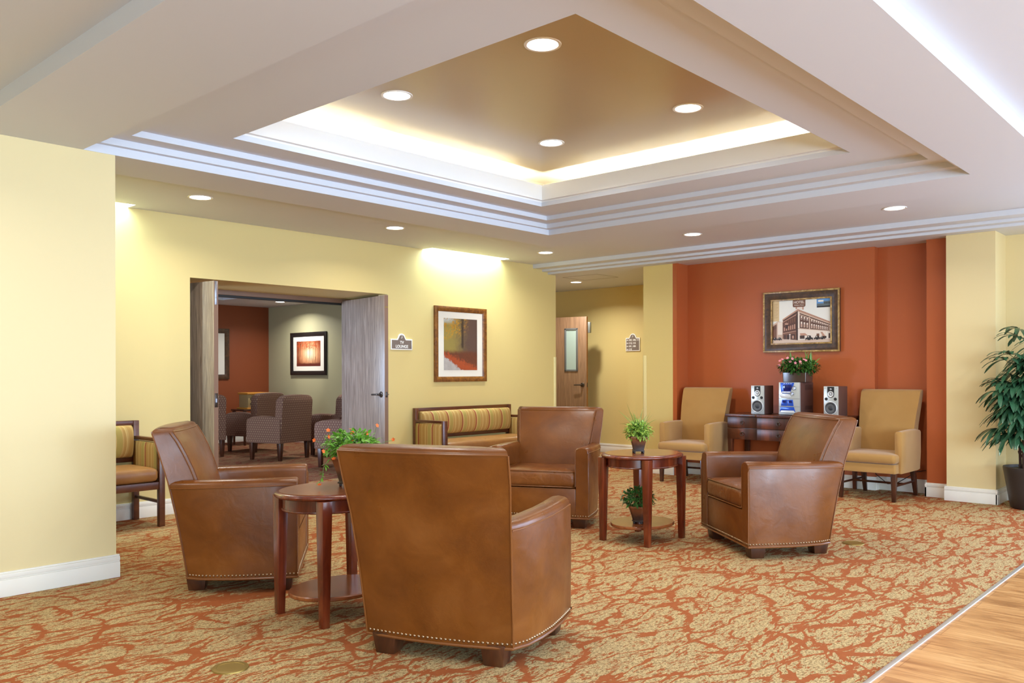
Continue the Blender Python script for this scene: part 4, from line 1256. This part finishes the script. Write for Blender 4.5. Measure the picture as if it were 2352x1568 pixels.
# ------------------------------------------------------------------ signs
def textmesh(name, body, size, m, par, loc, rot=(R(90), 0, 0), ext=.0008, align='CENTER', bold=0.0, sx=1.0):
    cu = bpy.data.curves.new(name, 'FONT'); cu.body = body; cu.size = size; cu.extrude = ext; cu.align_x = align; cu.align_y = 'CENTER'; cu.offset = bold
    tmp = bpy.data.objects.new('tmp', cu); C.objects.link(tmp)
    bpy.context.view_layer.update()
    me = bpy.data.meshes.new_from_object(tmp.evaluated_get(bpy.context.evaluated_depsgraph_get()))
    bpy.data.objects.remove(tmp)
    me.materials.clear()
    o = link(name, me, m, par)
    o.location = loc; o.rotation_euler = rot; o.scale = (sx, 1, 1)
    return o
def plaque(label, name, loc, rotz, w_, z0, z1, dome, lines, size, left=False):
    """faces -y locally; z0..z1 body, dome radius"""
    t = thing(name, label, 'sign', loc, rotz)
    def outline(ins):
        p = [(-w_ / 2 + ins, z0 + ins), (w_ / 2 - ins, z0 + ins), (w_ / 2 - ins, z1 - ins)]
        rr = dome - ins; p.append((dome * 1.25 - ins * .6, z1 - ins))
        for i in range(13):
            a = R(15 + 150 * i / 12); p.append((rr * cos(a) * 1.0, z1 + dome * .25 + rr * sin(a) * .95 - ins * .3))
        p.append((-dome * 1.25 + ins * .6, z1 - ins)); p.append((-w_ / 2 + ins, z1 - ins))
        return p
    for nm, ins, y0, y1, m in (('border', 0, -.016, 0, M['sign_w']), ('face', .012, -.0175, -.012, M['sign'])):
        bm = B(); P = outline(ins)
        a = [bm.verts.new((x, y0, z)) for x, z in P]; b = [bm.verts.new((x, y1, z)) for x, z in P]
        bm.faces.new(a); bm.faces.new(b[::-1]); k = len(P)
        for i in range(k): bm.faces.new((a[i], a[(i + 1) % k], b[(i + 1) % k], b[i]))
        finish(bm, nm, m, t, .002 if ins == 0 else 0)
    for x, z, s in lines:
        textmesh('lettering', s, size, M['sign_w'], t, (x, -.0178, z), align='LEFT' if left else 'CENTER', bold=.0012)
    # little note emblem in the dome
    bm = B(); cz = z1 + dome * .45
    for dx in (-.006, .007): lathe(bm, [(.0045, 0), (.0045, -.001), (.0005, -.0012)], 10, (dx - .002, -.0176, cz - .010 + dx * .3), axis='y')
    box(bm, -.0045, -.003, -.0186, -.0175, cz - .01, cz + .012); box(bm, .0085, .010, -.0186, -.0175, cz - .006, cz + .016); box(bm, -.0045, .010, -.0186, -.0175, cz + .010, cz + .015)
    finish(bm, 'emblem', M['sign_w'], t)
    return t
plaque('taupe plaque reading TV LOUNGE on the yellow wall between the door and the painting', 'room_sign', (6.27, YA, 0), 0, .315, 1.53, 1.652, .052, [(0, 1.612, 'TV'), (0, 1.567, 'LOUNGE')], .046)
t = plaque('taupe room number plaque with arrows on the hall back wall', 'direction_sign', (10.93, 7.415, 0), R(-90), .26, 1.595, 1.80, .055,
           [(-.07, 1.765 - .048 * i, s) for i, s in enumerate(('107, 109, 111', '113, 115', '106, 108', '110'))], .036, True)
bm = B()
for i in range(4):
    z = 1.765 - .048 * i
    box(bm, -.100, -.076, -.0186, -.0175, z - .003, z + .003)
    a = [bm.verts.new((x, -.0186, zz)) for x, zz in ((-.112, z), (-.096, z - .013), (-.096, z + .013))]; bm.faces.new(a)
finish(bm, 'arrows', M['sign_w'], t)

# ------------------------------------------------------------------ framed pictures
def frame(name, label, cat, loc, rotz, W, H, fw, m_outer, mat_w, print_m, prof=None, group=None, dep=.03, inner_m=None):
    """W,H outer size; local x right, z up from centre, faces -y"""
    t = thing(name, label, cat, loc, rotz, group)
    prof = prof or [(0, 0), (0, dep), (.2, dep * 1.15), (.6, dep), (1, dep * .55), (1, 0)]
    bm = B(); rings = []
    for u, y in prof:
        i = u * fw; rings.append([(-W / 2 + i, -y, -H / 2 + i), (W / 2 - i, -y, -H / 2 + i), (W / 2 - i, -y, H / 2 - i), (-W / 2 + i, -y, H / 2 - i)])
    R_ = [[bm.verts.new(p) for p in r] for r in rings]
    for a, b in zip(R_, R_[1:] + [R_[0]]):
        for j in range(4): bm.faces.new((a[j], a[(j + 1) % 4], b[(j + 1) % 4], b[j]))
    f = finish(bm, 'frame', m_outer, t, 0)
    if inner_m:
        bm = B()
        for i0, i1, y in ((-.002, .018, dep * 1.25), (fw - .018, fw, dep * .95)):
            for a in (0, 1):
                o_, n_ = (W / 2 - i0, H / 2 - i0), (W / 2 - i1, H / 2 - i1)
                box(bm, -o_[0], o_[0], -y, -y + .012, n_[1], o_[1]) if a else box(bm, -o_[0], o_[0], -y, -y + .012, -o_[1], -n_[1])
                box(bm, n_[0], o_[0], -y, -y + .012, -n_[1], n_[1]) if a else box(bm, -o_[0], -n_[0], -y, -y + .012, -n_[1], n_[1])
        finish(bm, 'gilt_edge', inner_m, f, .003)
    w2, h2 = W / 2 - fw, H / 2 - fw
    if mat_w:
        bm = B(); box(bm, -w2, w2, -.010, 0, -h2, h2); mt = finish(bm, 'mat_board', M['mat_board'], t)
        w2, h2 = w2 - mat_w[0], h2 - mat_w[1]
    bm = B(); box(bm, -w2, w2, -.0118, 0 if not mat_w else -.0095, -h2, h2); finish(bm, 'print', print_m, t)
    return t, w2, h2

def uv(n, w2, h2):
    tc = n.n('ShaderNodeTexCoord'); sp = n.n('ShaderNodeSeparateXYZ'); n.l(tc.outputs['Object'], sp.inputs[0])
    u = n.math('MULTIPLY_ADD', sp.outputs[0], .5 / w2, .5); v = n.math('MULTIPLY_ADD', sp.outputs[2], .5 / h2, .5)
    return u, v, tc.outputs['Object']
def step(n, x, a, b):
    m = n.n('ShaderNodeMapRange'); m.interpolation_type = 'SMOOTHSTEP'
    n.l(x, m.inputs[0]); m.inputs[1].default_value = a; m.inputs[2].default_value = b
    return m.outputs[0]
def autumn(w2, h2):
    m = mat('autumn_lane_print', (.2, .1, .05), .35); n = N(m); u, v, ob = uv(n, w2, h2)
    ns = n.noise(ob, 14, 5, .65); n2 = n.noise(ob, 45, 4, .7)
    base = n.mix(step(n, n.math('ADD', u, n.math('MULTIPLY', n.math('SUBTRACT', ns, .5), .5)), .15, .75), srgb(150, 132, 70), srgb(92, 70, 62))
    sky = n.mix(n.math('MULTIPLY', step(n, v, .86, 1.0), step(n, u, .45, .1)), base, srgb(190, 196, 196))
    fol = n.math('MULTIPLY', n.math('GREATER_THAN', n2, .53), n.math('MULTIPLY', step(n, n.math('SUBTRACT', v, n.math('MULTIPLY', u, .25)), .50, .68), step(n, u, .80, .5)))
    c = n.mix(fol, sky, n.mix(ns, srgb(216, 160, 40), srgb(150, 100, 40)))
    trunk = n.math('MULTIPLY', n.math('LESS_THAN', n.math('ABSOLUTE', n.math('SUBTRACT', n.math('ADD', u, n.math('MULTIPLY', ns, .04)), .57)), .032), step(n, v, .40, .46))
    c = n.mix(n.math('MULTIPLY', trunk, .85), c, srgb(58, 46, 40))
    low = step(n, n.math('ADD', v, n.math('MULTIPLY', ns, .1)), .46, .36)
    c = n.mix(low, c, n.mix(n2, srgb(120, 62, 42), srgb(84, 52, 40)))
    path_d = n.math('ADD', n.math('ADD', v, n.math('MULTIPLY', u, .30)), n.math('MULTIPLY', n.math('SUBTRACT', n2, .5), .30))
    c = n.mix(step(n, path_d, .40, .30), c, n.mix(n2, srgb(190, 84, 40), srgb(130, 62, 44)))
    road = n.math('ADD', n.math('ADD', v, n.math('MULTIPLY', u, .52)), n.math('MULTIPLY', n.math('SUBTRACT', n2, .5), .22))
    c = n.mix(step(n, road, .29, .25), c, n.mix(ns, srgb(150, 142, 136), srgb(196, 190, 188)))
    n.col(c); return m
def birch(w2, h2):
    m = mat('birch_wood_print', (.2, .1, .05), .3); n = N(m); u, v, ob = uv(n, w2, h2)
    ns = n.noise(ob, 9, 5, .65)
    du = n.math('SUBTRACT', u, .56); dv = n.math('SUBTRACT', v, .5)
    rad = n.math('SQRT', n.math('ADD', n.math('MULTIPLY', du, du), n.math('MULTIPLY', n.math('MULTIPLY', dv, dv), .7)))
    c = n.ramp(n.math('ADD', rad, n.math('MULTIPLY', ns, .16)), [(.12, srgb(252, 232, 196)), (.35, srgb(222, 160, 116)), (.62, srgb(130, 62, 38)), (.85, srgb(74, 34, 26))])
    tr = n.n('ShaderNodeTexNoise'); tr.inputs['Scale'].default_value = 1; tr.inputs['Detail'].default_value = 2
    mp = n.n('ShaderNodeMapping'); mp.inputs['Scale'].default_value = (38, 1, 1.2); n.l(ob, mp.inputs[0]); n.l(mp.outputs[0], tr.inputs['Vector'])
    trunks = n.math('MULTIPLY', n.math('GREATER_THAN', tr.outputs[0], .58), step(n, v, .10, .16))
    c = n.mix(n.math('MULTIPLY', trunks, .8), c, srgb(70, 34, 28))
    fo = n.math('MULTIPLY', n.math('GREATER_THAN', n.noise(ob, 26, 5, .7), .5), step(n, v, .58, .80))
    c = n.mix(n.math('MULTIPLY', fo, .8), c, srgb(168, 74, 40))
    c = n.mix(step(n, n.math('ADD', v, n.math('MULTIPLY', ns, .08)), .20, .12), c, srgb(96, 40, 30))
    n.col(c); return m
aw, ah = .875, .905
W2, H2 = aw / 2 - .075 - .075, ah / 2 - .05 - .085
frame('framed_painting', 'autumn lane print in an oak frame with white mat, above the striped bench', 'framed picture', (7.21, YA, 1.612), 0, aw, ah, .062, M['frame_brown'], (.094, .078), autumn(.282, .312))
frame('framed_painting', 'birch wood print in a black frame on the sage lounge wall', 'framed picture', (8.8, 12.96, 1.617), R(-90), 1.11, .77, .075, M['frame_black'], (.11, .085), birch(.37, .225))
frame('framed_painting', 'dark-framed picture on the orange lounge wall, mostly behind the left door', 'framed picture', (7.42, 14.29, 1.62), 0, 1.10, .92, .085, M['frame_dark'], (.15, .11), mat('night_blue_print', srgb(30, 34, 60), .4))

# vintage hotel photograph over the console
vm = mat('vintage_paper', srgb(236, 232, 222), .35)
t, w2, h2 = frame('framed_photograph', 'vintage sepia hotel photograph in a bronze and gilt frame above the console', 'framed picture', (9.31, 4.030, 1.842), R(-90), .888, .695, .105, M['frame_dark'], None, vm, dep=.035, inner_m=M['frame_gold'])
sep_cols = dict(tan=srgb(214, 184, 136), dark=srgb(66, 40, 30), mid=srgb(120, 78, 58), brick=srgb(96, 58, 44), stone=srgb(204, 172, 150), pale=srgb(232, 214, 198), rose=srgb(190, 142, 118), blue=srgb(96, 150, 206), gb=srgb(96, 108, 112), black=srgb(36, 26, 24), street=srgb(214, 186, 166), white=srgb(244, 238, 226), lines=srgb(176, 140, 92))
SM = {k: mat('photo_' + k, v, .4) for k, v in sep_cols.items()}
layers = {}
cnt = [0]
def pg(c, *pts, lay=None):
    """polygon in photo fractions (0..1 right, 0..1 up)"""
    cnt[0] += 1
    layers.setdefault(c, []).append([((x - .5) * 2 * w2, -.012 - .00003 * cnt[0], (y - .5) * 2 * h2) for x, y in pts])
def q(c, x0, y0, x1, y1): pg(c, (x0, y0), (x1, y0), (x1, y1), (x0, y1))
q('street', 0, 0, 1, .10)
q('tan', 0, .52, .115, 1)
for i in range(14): q('lines', .02, .93 - i * .026, .095 - (i % 3) * .012, .936 - i * .026)
q('blue', .765, .80, 1, 1); q('white', .79, .93, .88, .97); q('gb', .77, .80, .88, .89); q('gb', .88, .80, .995, .94); q('black', .77, .80, .995, .835)
for i in range(6): q('black', .893 + i * .017, .88, .901 + i * .017, .92)
# rooftop sign
q('rose', .405, .79, .43, .86); q('rose', .52, .77, .545, .86); q('pale', .43, .78, .52, .86)
pg('mid', (.355, .86), (.37, .835), (.56, .835), (.575, .86), (.575, 1), (.355, 1))
# left low buildings
pg('stone', (0, .44), (.09, .52), (.18, .50), (.18, .08), (0, .08)); q('pale', .09, .20, .17, .50)
pg('mid', (0, .40), (.07, .46), (.07, .1), (0, .1))
for i in range(4): q('dark', .012 + i * .015, .32 + i * .008, .020 + i * .015, .39 + i * .008)
# main building: corner at x .445
K = .445
def lf(x, a, b):  # height line on the left face from (0.18,a) to (K,b)
    return lerp(a, b, (x - .18) / (K - .18))
def rt(x, a, b):  # right face from (K,a) to (1,b)
    return lerp(a, b, (x - K) / (1 - K))
pg('brick', (.18, .10), (K, .06), (K, .79), (.18, .565))
pg('brick', (K, .06), (1, .08), (1, .46), (K, .79))
pg('rose', (.175, .565), (K, .79), (K, .75), (.175, .53))
pg('dark', (.18, .535), (K, .75), (K, .725), (.18, .52))
pg('rose', (.18, .50), (K, .69), (K, .67), (.18, .485))
pg('rose', (K, .79), (1, .46), (1, .425), (K, .745))
pg('stone', (K, .745), (1, .425), (1, .40), (K, .71))
pg('dark', (K, .71), (1, .40), (1, .388), (K, .695))
pg('stone', (K, .685), (1, .375), (1, .36), (K, .665))
for i in range(20):
    x = .47 + i * .0255; q('dark', x, rt(x, .77, .445) - .012, x + .010, rt(x, .77, .445) - .002)
pg('pale', (K, .06), (.475, .062), (.475, .70), (K, .74)); pg('dark', (K - .03, .065), (K, .06), (K, .70), (K - .03, .66))
for a, b in ((.635, .655), (.965, .978)): pg('stone', (a, .10), (b, .10), (b, rt(b, .70, .39)), (a, rt(a, .70, .39)))
pg('pale', (K, .06), (1, .08), (1, .255), (K, .345)); pg('stone', (K, .345), (1, .255), (1, .24), (K, .325))
for i, x in enumerate((.495, .545, .595, .672, .712, .750, .785, .818, .850, .880, .908, .935, .985)):
    ww = .026 - .0011 * i
    q('pale', x, rt(x, .56, .345), x + ww, rt(x, .645, .375)); q('mid', x + .004, rt(x, .565, .347), x + ww - .004, rt(x, .60, .36))
    q('pale', x, rt(x, .375, .262), x + ww, rt(x, .505, .325)); q('rose', x + .004, rt(x, .38, .265), x + ww - .004, rt(x, .455, .30))
for i, x in enumerate((.20, .235, .275, .31, .345, .38)):
    q('mid', x, lf(x, .40, .52), x + .02, lf(x, .475, .63)); q('rose', x, lf(x, .28, .34), x + .02, lf(x, .36, .46))
q('dark', .235, .34, .275, .44); q('rose', .22, .43, .275, .47)
pg('mid', (.18, .10), (K - .03, .07), (K - .03, .27), (.18, .245)); pg('rose', (.18, .235), (K - .03, .285), (K - .03, .27), (.18, .22))
q('dark', .205, .09, .235, .19); q('dark', .25, .09, .30, .19); q('dark', .33, .085, .395, .20); q('rose', .345, .10, .375, .17)
q('pale', .30, .06, .312, .20); q('white', .296, .19, .316, .21)
pg('rose', (.48, .22), (.57, .22), (.62, .16), (.49, .165)); q('dark', .48, .09, .56, .165)
q('mid', .765, .09, .81, .20); pg('rose', (.83, .24), (.86, .24), (.91, .14), (.87, .12)); q('dark', .87, .09, .93, .14); q('dark', .965, .09, 1, .2); q('white', .93, .08, .94, .25); q('pale', .84, .235, .96, .25)
def car(x, y, s):
    pg('black', (x, y), (x + .10 * s, y), (x + .105 * s, y + .04 * s), (x + .08 * s, y + .05 * s), (x + .07 * s, y + .085 * s), (x + .03 * s, y + .085 * s), (x + .02 * s, y + .045 * s), (x, y + .04 * s))
    q('pale', x + .035 * s, y + .052 * s, x + .05 * s, y + .074 * s)
    for dx in (.02, .08): pg('stone', *[(x + dx * s + .012 * s * cos(k * pi / 3), y + .004 + .016 * s * sin(k * pi / 3)) for k in range(6)])
car(.575, .055, 1.25); car(.72, .06, 1.1); car(.815, .065, .9); car(.0, .07, .8); car(.08, .07, .8)
keys = list(layers)
bm = B()
for i, c in enumerate(keys):
    for pts in layers[c]:
        f = bm.faces.new([bm.verts.new(p) for p in pts]); f.material_index = i
finish(bm, 'photo_image', [SM[c] for c in keys], t, recalc=False)
textmesh('photo_lettering', 'HOTEL', .040, SM['pale'], t, ((.465 - .5) * 2 * w2, -.0165, (.945 - .5) * 2 * h2), ext=.0002, bold=.0008)
textmesh('photo_lettering', 'William Penn', .021, SM['pale'], t, ((.465 - .5) * 2 * w2, -.0165, (.878 - .5) * 2 * h2), ext=.0002)

# small wooden stove cabinet in the lounge
t = thing('side_table', 'small dark table under the little wooden stove in the lounge', 'side table', (8.08, 13.62, 0))
bm = B(); box(bm, -.32, .32, -.22, .22, .60, .63); finish(bm, 'table_top', M['darkwood'], t, .004)
for sx in (-1, 1):
    for sy in (-1, 1):
        bm = B(); taper(bm, sx * .28, sy * .18, 0, .60, .015, .015, .024, .024); finish(bm, 'leg', M['darkwood'], t, .002)
t = thing('tabletop_radio', 'honey wood retro radio with scroll grille on a small table in the lounge', 'radio', (8.08, 13.60, .63))
bm = B(); box(bm, -.21, .21, -.15, .15, .03, .27); finish(bm, 'case', M['stove_face'], t, .006)
bm = B(); box(bm, -.24, .24, -.18, .18, 0, .03); box(bm, -.23, .23, -.17, .17, .26, .295); finish(bm, 'moulding', M['stove'], t, .008)
for s in (-1, 1):
    bm = B()
    for k in range(2):
        for zz in (.10, .19):
            cx = s * .10 + (k - .5) * .085
            tube(bm, [(cx + (.006 + .003 * i) * cos(i * .7), -.152, zz + (.006 + .003 * i) * sin(i * .7)) for i in range(12)], .005, 5)
    finish(bm, 'grille', M['black'], t)
